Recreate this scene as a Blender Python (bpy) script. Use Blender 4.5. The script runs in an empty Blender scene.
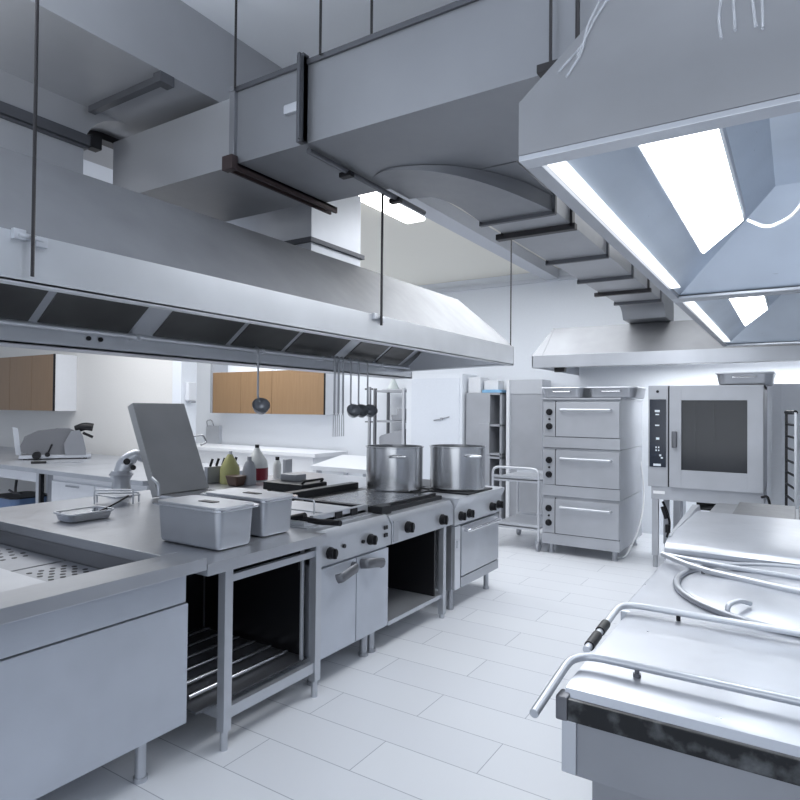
import bpy, bmesh, math, random
from mathutils import Vector, Matrix
random.seed(7)
SC = bpy.context.scene
COL = SC.collection
R = math.radians
# ------------------------------------------------------------------ materials
def nodes(name):
    m = bpy.data.materials.new(name); m.use_nodes = True
    nt = m.node_tree; b = nt.nodes['Principled BSDF']
    return m, nt, b
def plain(name, col, rough=.5, metal=0., emit=None, es=0., spec=.5, bump=0., bscale=40.):
    m, nt, b = nodes(name)
    b.inputs['Base Color'].default_value = (*col, 1)
    b.inputs['Roughness'].default_value = rough
    b.inputs['Metallic'].default_value = metal
    b.inputs['Specular IOR Level'].default_value = spec
    if emit:
        b.inputs['Emission Color'].default_value = (*emit, 1); b.inputs['Emission Strength'].default_value = es
    n = nt.nodes.new('ShaderNodeTexNoise'); n.inputs['Scale'].default_value = bscale; n.inputs['Detail'].default_value = 3
    tc = nt.nodes.new('ShaderNodeTexCoord'); nt.links.new(tc.outputs['Object'], n.inputs['Vector'])
    mx = nt.nodes.new('ShaderNodeMixRGB'); mx.blend_type = 'MULTIPLY'; mx.inputs[0].default_value = .06
    mx.inputs[1].default_value = (*col, 1); nt.links.new(n.outputs['Fac'], mx.inputs[2]); nt.links.new(mx.outputs[0], b.inputs['Base Color'])
    if bump:
        bp = nt.nodes.new('ShaderNodeBump'); bp.inputs['Strength'].default_value = bump; bp.inputs['Distance'].default_value = .01
        nt.links.new(n.outputs['Fac'], bp.inputs['Height']); nt.links.new(bp.outputs[0], b.inputs['Normal'])
    return m
def steel(name, col, rough=.32, metal=.85, stretch=(3, 3, 60), var=.1, bump=.0, bscale=2.5):
    """brushed sheet steel: stretched noise drives roughness and a faint tone change, slow noise a slight waviness"""
    m, nt, b = nodes(name)
    tc = nt.nodes.new('ShaderNodeTexCoord')
    mp = nt.nodes.new('ShaderNodeMapping'); mp.inputs['Scale'].default_value = stretch
    nt.links.new(tc.outputs['Object'], mp.inputs['Vector'])
    n = nt.nodes.new('ShaderNodeTexNoise'); n.inputs['Scale'].default_value = 6; n.inputs['Detail'].default_value = 4
    nt.links.new(mp.outputs[0], n.inputs['Vector'])
    r = nt.nodes.new('ShaderNodeMapRange'); r.inputs[3].default_value = rough - .06; r.inputs[4].default_value = rough + .08
    nt.links.new(n.outputs['Fac'], r.inputs[0]); nt.links.new(r.outputs[0], b.inputs['Roughness'])
    n2 = nt.nodes.new('ShaderNodeTexNoise'); n2.inputs['Scale'].default_value = bscale; n2.inputs['Detail'].default_value = 3
    nt.links.new(tc.outputs['Object'], n2.inputs['Vector'])
    cr = nt.nodes.new('ShaderNodeMapRange'); cr.inputs[1].default_value = .3; cr.inputs[2].default_value = .7
    cr.inputs[3].default_value = 1 - var; cr.inputs[4].default_value = 1 + var * .5
    nt.links.new(n2.outputs['Fac'], cr.inputs[0])
    mx = nt.nodes.new('ShaderNodeVectorMath'); mx.operation = 'SCALE'; mx.inputs[0].default_value = col
    nt.links.new(cr.outputs[0], mx.inputs['Scale']); nt.links.new(mx.outputs[0], b.inputs['Base Color'])
    b.inputs['Metallic'].default_value = metal
    if bump:
        bp = nt.nodes.new('ShaderNodeBump'); bp.inputs['Strength'].default_value = bump; bp.inputs['Distance'].default_value = .03
        nt.links.new(n2.outputs['Fac'], bp.inputs['Height']); nt.links.new(bp.outputs[0], b.inputs['Normal'])
    return m
def tile_mat():
    m, nt, b = nodes('floor_tile')
    g = nt.nodes.new('ShaderNodeNewGeometry')
    sx = nt.nodes.new('ShaderNodeSeparateXYZ'); nt.links.new(g.outputs['Position'], sx.inputs[0])
    ax = nt.nodes.new('ShaderNodeMath'); ax.operation = 'ADD'; ax.inputs[1].default_value = 1.66 + .96 * 20
    ay = nt.nodes.new('ShaderNodeMath'); ay.operation = 'ADD'; ay.inputs[1].default_value = -1.92 + .29 * 40
    nt.links.new(sx.outputs['X'], ax.inputs[0]); nt.links.new(sx.outputs['Y'], ay.inputs[0])
    cx = nt.nodes.new('ShaderNodeCombineXYZ'); nt.links.new(ax.outputs[0], cx.inputs['X']); nt.links.new(ay.outputs[0], cx.inputs['Y'])
    br = nt.nodes.new('ShaderNodeTexBrick'); br.offset = .5; br.offset_frequency = 2
    br.inputs['Scale'].default_value = 1; br.inputs['Mortar Size'].default_value = .0022; br.inputs['Mortar Smooth'].default_value = .1
    br.inputs['Brick Width'].default_value = .96; br.inputs['Row Height'].default_value = .29; br.inputs['Bias'].default_value = 0
    br.inputs['Color1'].default_value = (.70, .72, .76, 1); br.inputs['Color2'].default_value = (.73, .75, .785, 1)
    br.inputs['Mortar'].default_value = (.34, .36, .41, 1)
    nt.links.new(cx.outputs[0], br.inputs['Vector']); nt.links.new(br.outputs['Color'], b.inputs['Base Color'])
    b.inputs['Roughness'].default_value = .28; b.inputs['Specular IOR Level'].default_value = .45
    n = nt.nodes.new('ShaderNodeTexNoise'); n.inputs['Scale'].default_value = 3
    nt.links.new(g.outputs['Position'], n.inputs['Vector'])
    r = nt.nodes.new('ShaderNodeMapRange'); r.inputs[3].default_value = .30; r.inputs[4].default_value = .34
    nt.links.new(n.outputs['Fac'], r.inputs[0]); nt.links.new(r.outputs[0], b.inputs['Roughness'])
    return m
def grime_mat():
    m, nt, b = nodes('grimy_steel')
    tc = nt.nodes.new('ShaderNodeTexCoord')
    n = nt.nodes.new('ShaderNodeTexNoise'); n.inputs['Scale'].default_value = 16; n.inputs['Detail'].default_value = 8
    nt.links.new(tc.outputs['Object'], n.inputs['Vector'])
    cr = nt.nodes.new('ShaderNodeValToRGB'); cr.color_ramp.elements[0].position = .50; cr.color_ramp.elements[1].position = .80
    cr.color_ramp.elements[0].color = (.012, .013, .015, 1); cr.color_ramp.elements[1].color = (.16, .17, .18, 1)
    nt.links.new(n.outputs['Fac'], cr.inputs[0]); nt.links.new(cr.outputs[0], b.inputs['Base Color'])
    b.inputs['Metallic'].default_value = .5; b.inputs['Roughness'].default_value = .35
    return m
def glass_mat(name, col, rough=.05, alpha=.35):
    m, nt, b = nodes(name)
    b.inputs['Base Color'].default_value = (*col, 1); b.inputs['Roughness'].default_value = rough
    b.inputs['Alpha'].default_value = alpha
    n = nt.nodes.new('ShaderNodeTexNoise'); n.inputs['Scale'].default_value = 3
    r = nt.nodes.new('ShaderNodeMapRange'); r.inputs[3].default_value = rough; r.inputs[4].default_value = rough + .1
    nt.links.new(n.outputs['Fac'], r.inputs[0]); nt.links.new(r.outputs[0], b.inputs['Roughness'])
    return m
def wood_mat():
    m, nt, b = nodes('brown_laminate')
    tc = nt.nodes.new('ShaderNodeTexCoord'); mp = nt.nodes.new('ShaderNodeMapping'); mp.inputs['Scale'].default_value = (14, 14, 1.2)
    nt.links.new(tc.outputs['Object'], mp.inputs['Vector'])
    n = nt.nodes.new('ShaderNodeTexNoise'); n.inputs['Scale'].default_value = 2.; n.inputs['Detail'].default_value = 5
    nt.links.new(mp.outputs[0], n.inputs['Vector'])
    cr = nt.nodes.new('ShaderNodeValToRGB'); cr.color_ramp.elements[0].color = (.22, .135, .07, 1); cr.color_ramp.elements[1].color = (.30, .19, .105, 1)
    nt.links.new(n.outputs['Fac'], cr.inputs[0]); nt.links.new(cr.outputs[0], b.inputs['Base Color'])
    b.inputs['Roughness'].default_value = .4
    return m
def ceil_mat():  # warm lit far end and dimmer cool near end are put into the colour
    m, nt, b = nodes('ceiling_lit_tint')
    g = nt.nodes.new('ShaderNodeNewGeometry'); sx = nt.nodes.new('ShaderNodeSeparateXYZ'); nt.links.new(g.outputs['Position'], sx.inputs[0])
    r = nt.nodes.new('ShaderNodeMapRange'); r.inputs[1].default_value = 3.4; r.inputs[2].default_value = 3.6
    nt.links.new(sx.outputs['Y'], r.inputs[0])
    mx = nt.nodes.new('ShaderNodeMixRGB'); nt.links.new(r.outputs[0], mx.inputs[0])
    mx.inputs[1].default_value = (.80, .83, .88, 1); mx.inputs[2].default_value = (.84, .82, .75, 1)
    nt.links.new(mx.outputs[0], b.inputs['Base Color']); b.inputs['Roughness'].default_value = .8
    return m

STEEL = steel('brushed_steel', (.50, .52, .56), .36, .7)
STEEL_L = steel('light_steel', (.62, .64, .68), .36, .6)
SATIN = steel('satin_oven', (.43, .445, .48), .45, .4)
STEEL_T = steel('worktop_steel', (.50, .515, .55), .30, .75, (6, 1, 1), .06)
STEEL_P = steel('polished_steel', (.72, .73, .76), .14, .95)
STEEL_D = steel('dark_steel', (.16, .165, .18), .4, .7)
STEEL_M = steel('mid_steel', (.40, .415, .45), .38, .7)
PANEL = steel('satin_panel', (.47, .50, .56), .42, .35)
BASE = steel('pan_base_steel', (.27, .28, .305), .38, .6)
POT = steel('pot_steel', (.56, .57, .59), .22, .92, (1, 1, 12), .08)
ISLAND = steel('island_steel', (.50, .52, .565), .30, .7)
GALV = steel('galvanised_duct', (.29, .30, .322), .42, .6, (2, 2, 2), .12, .12, 1.2)
GALV_L = steel('pale_duct', (.45, .46, .485), .42, .55, (2, 2, 2), .12, .12, 1.2)
HOODSK = steel('hood_skin', (.30, .307, .325), .5, .4, (2, 2, 2), .14, .35, 2.2)
HOODLIP = steel('hood_lip', (.60, .62, .65), .36, .5)
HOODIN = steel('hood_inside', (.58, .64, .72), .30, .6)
FILTER = steel('filter_dark', (.13, .13, .128), .36, .7, (8, 2, 2), .3)
BRACK = plain('bracket_dark', (.035, .033, .036), .4, .4)
BRACKB = plain('bracket_brown', (.06, .042, .042), .4, .4)
ANGLE = plain('angle_iron', (.12, .125, .14), .4, .6)
BLACK = plain('black_plastic', (.008, .008, .010), .4, spec=.3)
IRON = plain('cast_iron', (.018, .019, .022), .38, .3, bump=.05)
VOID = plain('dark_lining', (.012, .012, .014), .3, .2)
GRIDDLE = steel('griddle_plate', (.20, .21, .23), .25, .8)
WHITE = plain('white_laminate', (.76, .78, .82), .4)
WALLW = plain('wall_white', (.80, .835, .89), .75)
WALLC = plain('wall_cream', (.80, .79, .77), .75)
TILE = tile_mat(); CEIL = ceil_mat(); WOOD = wood_mat(); GRIME = grime_mat()
GREYP = plain('grey_paint', (.33, .345, .38), .45)
GREYC = steel('grey_cabinet', (.40, .415, .45), .45, .3)
BLUE = plain('blue_plastic', (.13, .21, .38), .4)
SKYB = plain('pale_blue_plastic', (.25, .5, .75), .4)
RED = plain('dark_red_liquid', (.22, .012, .03), .3)
YEL = plain('yellow_green_liquid', (.42, .42, .18), .4)
BROWN = plain('brown_tub', (.09, .05, .035), .5)
CLEAR = plain('milky_plastic', (.66, .68, .68), .3)
TAPE = plain('tan_board', (.45, .40, .34), .7)
SCREEN = plain('navy_glass', (.012, .018, .032), .12)
ICON = plain('pale_icon', (.6, .65, .7), .5, emit=(.75, .85, 1), es=.12)
LABELW = plain('white_label', (.85, .86, .88), .5)
LAMP = plain('lamp_tube', (1, 1, 1), .5, emit=(.93, .97, 1), es=9)
LAMPC = plain('lamp_ceiling', (1, 1, 1), .5, emit=(1, .99, .95), es=6)
OVGLASS = glass_mat('oven_glass', (.035, .038, .045), .06, .55)
CABLEW = plain('white_cable', (.8, .82, .84), .5)
CABLEB = plain('black_cable', (.02, .02, .022), .5)
LID = steel('lid_steel', (.46, .465, .47), .42, .5)
CONE = plain('pale_cone', (.62, .68, .68), .4)

# ------------------------------------------------------------------ mesh builder
class MB:
    def __init__(s): s.bm = bmesh.new()
    def box(s, x0, x1, y0, y1, z0, z1, b=.004, seg=2):
        r = bmesh.ops.create_cube(s.bm, size=1); vs = r['verts']
        sx, sy, sz = x1 - x0, y1 - y0, z1 - z0
        for v in vs: v.co = Vector(((x0 + x1) / 2 + v.co.x * sx, (y0 + y1) / 2 + v.co.y * sy, (z0 + z1) / 2 + v.co.z * sz))
        b = min(b, abs(sx) * .3, abs(sy) * .3, abs(sz) * .3)
        if b > .0005:
            es = list({e for v in vs for e in v.link_edges})
            bmesh.ops.bevel(s.bm, geom=es, offset=b, segments=seg, affect='EDGES', profile=.6)
        return s
    def hexa(s, p):                       # 8 points: bottom ring, top ring
        v = [s.bm.verts.new(q) for q in p]
        for f in ((3, 2, 1, 0), (4, 5, 6, 7), (0, 1, 5, 4), (1, 2, 6, 5), (2, 3, 7, 6), (3, 0, 4, 7)):
            s.bm.faces.new([v[i] for i in f])
        return s
    def slab(s, pts, t):                  # flat polygon with thickness along its normal
        P = [Vector(q) for q in pts]; n = (P[1] - P[0]).cross(P[2] - P[0]).normalized() * t
        a = [s.bm.verts.new(q) for q in P]; b = [s.bm.verts.new(q - n) for q in P]
        k = len(P); s.bm.faces.new(a); s.bm.faces.new(b[::-1])
        for i in range(k): s.bm.faces.new((a[i], b[i], b[(i + 1) % k], a[(i + 1) % k]))
        return s
    def prism(s, poly, axis, a0, a1):
        def mk(u, v, a): return {'x': (a, u, v), 'y': (u, a, v), 'z': (u, v, a)}[axis]
        A = [s.bm.verts.new(mk(u, v, a0)) for u, v in poly]; B = [s.bm.verts.new(mk(u, v, a1)) for u, v in poly]
        k = len(poly); fs = [s.bm.faces.new(A), s.bm.faces.new(B[::-1])]
        for i in range(k): fs.append(s.bm.faces.new((A[(i + 1) % k], A[i], B[i], B[(i + 1) % k])))
        bmesh.ops.recalc_face_normals(s.bm, faces=fs)
        return s
    def lathe(s, prof, cx, cy, z0=0, seg=40, closed=False):
        rings = []
        for r, z in prof:
            if r < 1e-5: rings.append([s.bm.verts.new((cx, cy, z0 + z))])
            else: rings.append([s.bm.verts.new((cx + r * math.cos(2 * math.pi * i / seg), cy + r * math.sin(2 * math.pi * i / seg), z0 + z)) for i in range(seg)])
        n = len(rings); fs = []
        for k in range(n if closed else n - 1):
            a, b = rings[k], rings[(k + 1) % n]
            for i in range(seg):
                j = (i + 1) % seg
                q = [a[i % len(a)], a[j % len(a)], b[j % len(b)], b[i % len(b)]]
                u = []
                for w in q:
                    if w not in u: u.append(w)
                if len(u) > 2: fs.append(s.bm.faces.new(u))
        bmesh.ops.recalc_face_normals(s.bm, faces=fs)
        return s
    def tube(s, pts, r, fil=0., seg=10, flat=None):
        P = [Vector(p) for p in pts]
        if fil > 0 and len(P) > 2:
            Q = [P[0]]
            for i in range(1, len(P) - 1):
                a, b, c = P[i - 1], P[i], P[i + 1]
                l = min(fil, (a - b).length * .48, (c - b).length * .48)
                p0 = b + (a - b).normalized() * l; p2 = b + (c - b).normalized() * l
                for t in range(7):
                    u = t / 6; Q.append(p0 * (1 - u) ** 2 + b * 2 * u * (1 - u) + p2 * u * u)
            Q.append(P[-1]); P = Q
        ref = None; rings = []
        for i, p in enumerate(P):
            t = ((P[i + 1] - P[i]) if i == 0 else (P[i] - P[i - 1]) if i == len(P) - 1 else (P[i + 1] - P[i - 1])).normalized()
            if ref is None: ref = Vector((0, 0, 1)) if abs(t.z) < .9 else Vector((1, 0, 0))
            u = (ref - t * ref.dot(t)).normalized(); w = t.cross(u); ref = u
            rr = r if not isinstance(r, (list, tuple)) else r[min(i, len(r) - 1)]
            f = flat or 1
            rings.append([s.bm.verts.new(p + u * rr * f * math.cos(2 * math.pi * k / seg) + w * rr * math.sin(2 * math.pi * k / seg)) for k in range(seg)])
        for a, b in zip(rings, rings[1:]):
            for k in range(seg): s.bm.faces.new((a[k], a[(k + 1) % seg], b[(k + 1) % seg], b[k]))
        s.bm.faces.new(rings[0][::-1]); s.bm.faces.new(rings[-1])
        return s
    def cyl(s, p0, p1, r, seg=20): return s.tube([p0, p1], r, 0, seg)
    def rbox(s, x0, x1, y0, y1, z0, z1, rc, taper=0., seg=5, cap=True):      # box with rounded vertical corners, wider on top by taper
        def ring(z, d, rr):
            out = []
            for cx, cy, a0 in ((x1 - rc, y1 - rc, 0), (x0 + rc, y1 - rc, 90), (x0 + rc, y0 + rc, 180), (x1 - rc, y0 + rc, 270)):
                for i in range(seg + 1):
                    a = R(a0 + 90 * i / seg); out.append(s.bm.verts.new((cx + (rr - d) * math.cos(a), cy + (rr - d) * math.sin(a), z)))
            return out
        e = min(.02, (z1 - z0) * .25)
        rs = [ring(z0, taper + e, rc), ring(z0 + e * .3, taper + e * .3, rc), ring(z0 + e, taper, rc), ring(z1, 0, rc)]
        fs = []
        for a, b in zip(rs, rs[1:]):
            k = len(a)
            for i in range(k): fs.append(s.bm.faces.new((a[i], a[(i + 1) % k], b[(i + 1) % k], b[i])))
        fs.append(s.bm.faces.new(rs[0][::-1]))
        if cap: fs.append(s.bm.faces.new(rs[-1]))
        return s
    def build(s, name, mat, parent=None, origin=None, flat=False, wn=True):
        me = bpy.data.meshes.new(name)
        o = bpy.data.objects.new(name, me); COL.objects.link(o)
        off = Vector((0, 0, 0))
        if parent is not None:
            o.parent = parent; p = parent
            while p is not None: off += p.location; p = p.parent
        elif origin is not None:
            off = Vector(origin); o.location = off
        for v in s.bm.verts: v.co -= off
        bmesh.ops.recalc_face_normals(s.bm, faces=s.bm.faces[:])
        s.bm.to_mesh(me); s.bm.free()
        me.materials.append(mat)
        if not flat:
            me.shade_smooth(); me.set_sharp_from_angle(angle=R(38))
            if wn:
                w_ = o.modifiers.new('WeightedNormal', 'WEIGHTED_NORMAL'); w_.keep_sharp = True; w_.weight = 100
        return o
def thing(name, label, cat, loc, group=None):
    o = bpy.data.objects.new(name, None); COL.objects.link(o); o.location = loc
    o.empty_display_size = .1
    return tag(o, label, cat, group)
def tag(o, label, cat, group=None, kind=None):
    if label: o['label'] = label
    if cat: o['category'] = cat
    if group: o['group'] = group
    if kind: o['kind'] = kind
    return o
def struct(o): o['kind'] = 'structure'; return o
def copy_tree(o, parent=None):
    c = o.copy(); COL.objects.link(c); c.parent = parent
    for ch in [q for q in o.children]: copy_tree(ch, c)
    return c

# ------------------------------------------------------------------ the setting
struct(MB().box(-15, 4, -3.2, 8.8, -.1, 0, 0).build('floor', TILE, flat=True))
struct(MB().box(-15, 4, -3.2, 8.8, 3.6, 3.7, 0).build('ceiling', CEIL, flat=True))
struct(MB().box(-15, 4, 8.6, 8.75, 0, 3.6, 0).build('wall_back', WALLW, flat=True))
struct(MB().box(-15, -6.92, 5.35, 5.5, 0, 3.6, 0).build('wall_left', WALLC, flat=True))
struct(MB().box(3.6, 3.75, -3.2, 8.6, 0, 3.6, 0).build('wall_right', WALLW, flat=True))
struct(MB().box(-3.03, -2.83, 3.6, 8.6, 3.46, 3.6, .004).build('trim_1', plain('beam_paint', (.56, .58, .63), .7)))
struct(MB().box(-6.98, -6.80, 5.30, 5.55, 0, 3.6, .004).build('trim_2', WALLW))
struct(MB().box(-15, 4, 8.57, 8.6, 3.44, 3.50, .003).build('trim_3', plain('moulding_paint', (.66, .69, .75), .7)))

# ------------------------------------------------------------------ hoods
def canopy(x0, x1, y0, y1, zb, zf, zt, ix, iy0, iy1, lip, inx, iny0, iny1, zi):
    """thin pyramid canopy open below: fascia, sloped skin, inner sloped panels"""
    m = MB(); bm = m.bm
    def ring(a0, a1, b0, b1, z): return [bm.verts.new(q) for q in ((a0, b0, z), (a1, b0, z), (a1, b1, z), (a0, b1, z))]
    A = ring(x0, x1, y0, y1, zb); B = ring(x0, x1, y0, y1, zf); C = ring(x0 + ix, x1 - ix, y0 + iy0, y1 - iy1, zt)
    D = ring(x0 + lip, x1 - lip, y0 + lip, y1 - lip, zb); E = ring(x0 + lip + inx, x1 - lip - inx, y0 + lip + iny0, y1 - lip - iny1, zi)
    def band(P, Q):
        for i in range(4): bm.faces.new((P[i], P[(i + 1) % 4], Q[(i + 1) % 4], Q[i]))
    band(A, B); band(B, C); bm.faces.new(C); band(D, A); band(E, D); bm.faces.new(E[::-1])
    return m

# --- left island hood
H = thing('extractor_hood', 'long grey island extractor hood with sloped skin hanging over the cooking line', 'extractor hood', (-3.2, 2.6, 2.0))
m = MB(); bm = m.bm
x0, x1, y0, y1 = -4.3, -2.13, .1, 5.22
def ring(a0, a1, b0, b1, z): return [bm.verts.new(q) for q in ((a0, b0, z), (a1, b0, z), (a1, b1, z), (a0, b1, z))]
B = ring(x0, x1, y0, y1, 2.165); C_ = ring(x0 + .4, x1 - .40, y0 + .3, y1 - .32, 2.575)
Bi = ring(x0 + .01, x1 - .01, y0 + .01, y1 - .01, 2.165); Ci = ring(x0 + .41, x1 - .41, y0 + .31, y1 - .33, 2.56)
for P, Q in ((B, C_), (Ci, Bi), (Bi, B)):
    for i in range(4): bm.faces.new((P[i], P[(i + 1) % 4], Q[(i + 1) % 4], Q[i]))
bm.faces.new(C_); bm.faces.new(Ci[::-1])
m.build('canopy_skin', HOODSK, H)
m = MB()
m.box(x0, x1, y0, y0 + .012, 2.0, 2.165, .002); m.box(x0, x1, y1 - .012, y1, 2.0, 2.165, .002)
m.box(x0, x0 + .012, y0, y1, 2.0, 2.165, .002); m.box(x1 - .012, x1, y0, y1, 2.0, 2.165, .002)
m.box(x1 - .05, x1, y0, y1, 1.996, 2.012, .003); m.box(x0, x0 + .05, y0, y1, 1.996, 2.012, .003); m.box(x0, x1, y1 - .05, y1, 1.996, 2.012, .003)
m.build('fascia', HOODLIP, H)
m = MB()
m.box(-3.26, -3.06, .2, 5.0, 1.885, 1.9, .003); m.box(-3.075, -3.06, .2, 5.0, 1.885, 1.985, .003); m.box(-3.26, -3.245, .2, 5.0, 1.885, 1.985, .003)
m.box(-3.26, -3.06, 4.985, 5.0, 1.885, 1.985, .003)
m.build('drip_gutter', STEEL_L, H)
# filters on the front bank (and the rear bank behind the gutter)
fy = [.45, .97, 1.5, 1.97, 2.10, 2.60, 3.06, 3.58, 3.72, 4.28, 4.50]
for i, (a, b) in enumerate(((.45, .98), (1.0, 1.52), (1.54, 2.04), (2.17, 2.72), (2.74, 3.22), (3.24, 3.80), (3.92, 4.34), (4.36, 4.74))):
    q = MB().slab([(-3.05, a + .012, 1.995), (-3.05, b - .012, 1.995), (-2.42, b - .012, 2.44), (-2.42, a + .012, 2.44)], .03).build('grease_filter', FILTER, H)
    for yy in (a, b):
        MB().slab([(-3.06, yy - .012, 1.995), (-3.06, yy + .012, 1.995), (-2.43, yy + .012, 2.445), (-2.43, yy - .012, 2.445)], .035).build('filter_frame', STEEL_L, q)
m = MB()
for a, b in ((.2, .45), (2.05, 2.16), (3.81, 3.91), (4.74, 4.82)):
    m.slab([(-3.065, a, 1.99), (-3.065, b, 1.99), (-2.42, b, 2.45), (-2.42, a, 2.45)], .015)
m.slab([(-3.25, .2, 1.99), (-3.9, .2, 2.45), (-3.9, 4.82, 2.45), (-3.25, 4.82, 1.99)], .015)
m.build('filter_blank', STEEL_L, H)
MB().slab([(-3.26, 4.83, 1.95), (-3.06, 4.83, 1.95), (-2.15, 5.19, 2.01), (-4.28, 5.19, 2.01)], .012).slab([(-3.06, 4.83, 1.95), (-2.42, 4.83, 2.46), (-2.16, 5.18, 2.02)], .012).build('end_baffle', STEEL, H)
m = MB(); m.tube([(-3.0, .3, 1.975), (-3.0, 4.9, 1.975)], .014)
for y in (1.2, 2.05, 2.98, 3.6, 4.4, 4.85): m.box(-3.062, -2.985, y - .012, y + .012, 1.955, 1.99, .003)
m.build('utensil_rail', STEEL_L, H)
for y in (1.81, 1.875): MB().cyl((-3.061, y, 1.945), (-3.05, y, 1.945), .012).build('rivet', BLACK, H)
for y in (1.05, 3.07):
    MB().box(-2.13, -2.11, y - .055, y - .015, 2.135, 2.17, .004).box(-2.13, -2.11, y + .015, y + .055, 2.125, 2.16, .004).box(-2.13, -2.107, y - .04, y + .04, 2.142, 2.155, .003).build('hanger_clip', STEEL_L, H)

# --- right hood, two bays
def right_hood(y0, y1, label, end0, end1, in0, in1, lamp):
    h = thing('exhaust_hood', label, 'exhaust hood', (.6, (y0 + y1) / 2, 2.1), 'bays of the right exhaust hood')
    c = canopy(-.46, 1.7, y0, y1, 2.1, 2.205, 2.76, .33, end0, end1, .03, .38, in0, in1, 2.41)
    c.build('canopy', HOODSK, h, wn=False)
    # bright inner panels, folded lip and sloping lamp
    m = MB(); t = .004
    xa, xb = -.425, -.06; ya, yb = y0 + .04, y1 - .04
    m.slab([(xa, ya, 2.104), (xa, yb, 2.104), (xb, yb - in1, 2.396), (xb, ya + in0, 2.396)], t)
    m.slab([(xb, ya + in0, 2.396), (xb, yb - in1, 2.396), (1.3, yb - in1, 2.396), (1.3, ya + in0, 2.396)], t)
    m.slab([(xa, yb, 2.104), (1.66, yb, 2.104), (1.3, yb - in1, 2.396), (xb, yb - in1, 2.396)], t)
    m.slab([(xa, ya, 2.104), (xb, ya + in0, 2.396), (1.3, ya + in0, 2.396), (1.66, ya, 2.104)], t)
    m.build('inner_panel', HOODIN, h)
    m = MB(); m.box(-.46, 1.7, y0, y0 + .045, 2.088, 2.0995, .002).build('cross_lip', STEEL, h)
    MB().box(-.46, 1.7, y1 - .045, y1, 2.088, 2.0995, .002).build('cross_lip', STEEL, h)
    MB().box(-.46, -.428, y0 + .046, y1 - .046, 2.088, 2.0995, .002).build('side_lip', STEEL_M, h)
    MB().box(-.427, -.392, y0 + .06, y1 - .25, 2.098, 2.106, .002).build('lip_glow', plain('lip_glow_white', (1, 1, 1), .5, emit=(.95, .98, 1), es=1.6), h)  # added glow standing in for lamp light reflected off the inner lip
    k = (2.396 - 2.104) / (xb - xa)
    def sl(x, d): return 2.104 + (x - xa) * k - d
    l0, l1 = lamp
    f = MB().hexa([(-.29, l0, sl(-.29, .035)), (-.15, l0, sl(-.15, .035)), (-.15, l1, sl(-.15, .035)), (-.29, l1, sl(-.29, .035)),
               (-.29, l0, sl(-.29, .0)), (-.15, l0, sl(-.15, .0)), (-.15, l1, sl(-.15, .0)), (-.29, l1, sl(-.29, .0))]).build('lamp_housing', STEEL_L, h)
    MB().hexa([(-.283, l0 + .01, sl(-.283, .042)), (-.157, l0 + .01, sl(-.157, .042)), (-.157, l1 - .01, sl(-.157, .042)), (-.283, l1 - .01, sl(-.283, .042)),
               (-.283, l0 + .01, sl(-.283, .034)), (-.157, l0 + .01, sl(-.157, .034)), (-.157, l1 - .01, sl(-.157, .034)), (-.283, l1 - .01, sl(-.283, .034))]).build('lamp_diffuser', LAMP, f)
    return h
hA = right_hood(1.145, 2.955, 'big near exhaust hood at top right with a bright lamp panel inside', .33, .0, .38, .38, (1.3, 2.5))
MB().tube([(.04, 1.95, 2.335), (.05, 2.1, 2.27), (.0, 2.3, 2.22), (-.08, 2.42, 2.22), (-.14, 2.48, 2.275)], .006, .1).build('lamp_cable', CABLEW, hA)
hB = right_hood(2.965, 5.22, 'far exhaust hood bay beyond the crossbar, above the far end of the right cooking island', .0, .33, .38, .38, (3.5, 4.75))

# --- creases of the clear film still stuck to the near hood
FILM = glass_mat('clear_film', (.78, .81, .86), .25, .30)
def fs(x, z): return (x, 1.1435 + max(0, z - 2.205) * .5946 - .003, z)
for k, pts in enumerate(([(-.115, 2.62), (-.11, 2.40), (-.112, 2.27), (-.105, 2.225)], [(-.10, 2.64), (-.095, 2.36), (-.085, 2.235)], [(-.075, 2.62), (-.07, 2.42), (-.062, 2.30), (-.055, 2.23)], [(-.06, 2.6), (-.05, 2.36), (-.045, 2.22)],
                         [(-.335, 2.48), (-.355, 2.37), (-.35, 2.30), (-.37, 2.24)], [(-.30, 2.50), (-.34, 2.40), (-.36, 2.29)], [(-.355, 2.32), (-.39, 2.26)])):
    MB().tube([fs(*q) for q in pts], [.0012] + [.0024] * 40, .03, 8).build('film_crease', FILM, hA)

# --- back wall hood
h = thing('wall_hood', 'long grey wall hood with angled left end above the ovens on the back wall', 'extractor hood', (-.5, 7.6, 2.08))
m = MB(); m.prism([(6.8, 2.215), (7.22, 2.575), (8.59, 2.575), (8.59, 2.56), (7.23, 2.56), (6.81, 2.205)], 'x', -2.44, 2.2)
m.slab([(-2.545, 6.8, 2.215), (-2.545, 8.59, 2.215), (-2.43, 8.59, 2.575), (-2.43, 7.22, 2.575)], .012)
m.slab([(-2.545, 6.8, 2.215), (-2.43, 7.22, 2.575), (-2.43, 6.8, 2.215)], .004)
m.build('canopy_skin', HOODSK, h)
m = MB(); m.box(-2.55, 2.2, 6.79, 6.805, 2.085, 2.22, .003); m.box(-2.55, -2.535, 6.79, 8.59, 2.085, 2.22, .003); m.box(-2.55, 2.2, 6.79, 6.9, 2.08, 2.092, .003)
m.build('fascia', STEEL, h)
m = MB(); m.slab([(-2.4, 6.95, 2.13), (2.1, 6.95, 2.13), (2.1, 8.5, 2.3), (-2.4, 8.5, 2.3)], .01); m.build('filter_bank', STEEL_M, h)
MB().box(-2.3, -2.18, 6.83, 6.90, 2.03, 2.085, .006).build('drain_cup', BLACK, h)
MB().box(-1.2, 1.6, 7.9, 8.0, 2.16, 2.19, .01).build('lamp_tube', LAMPC, h)

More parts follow.
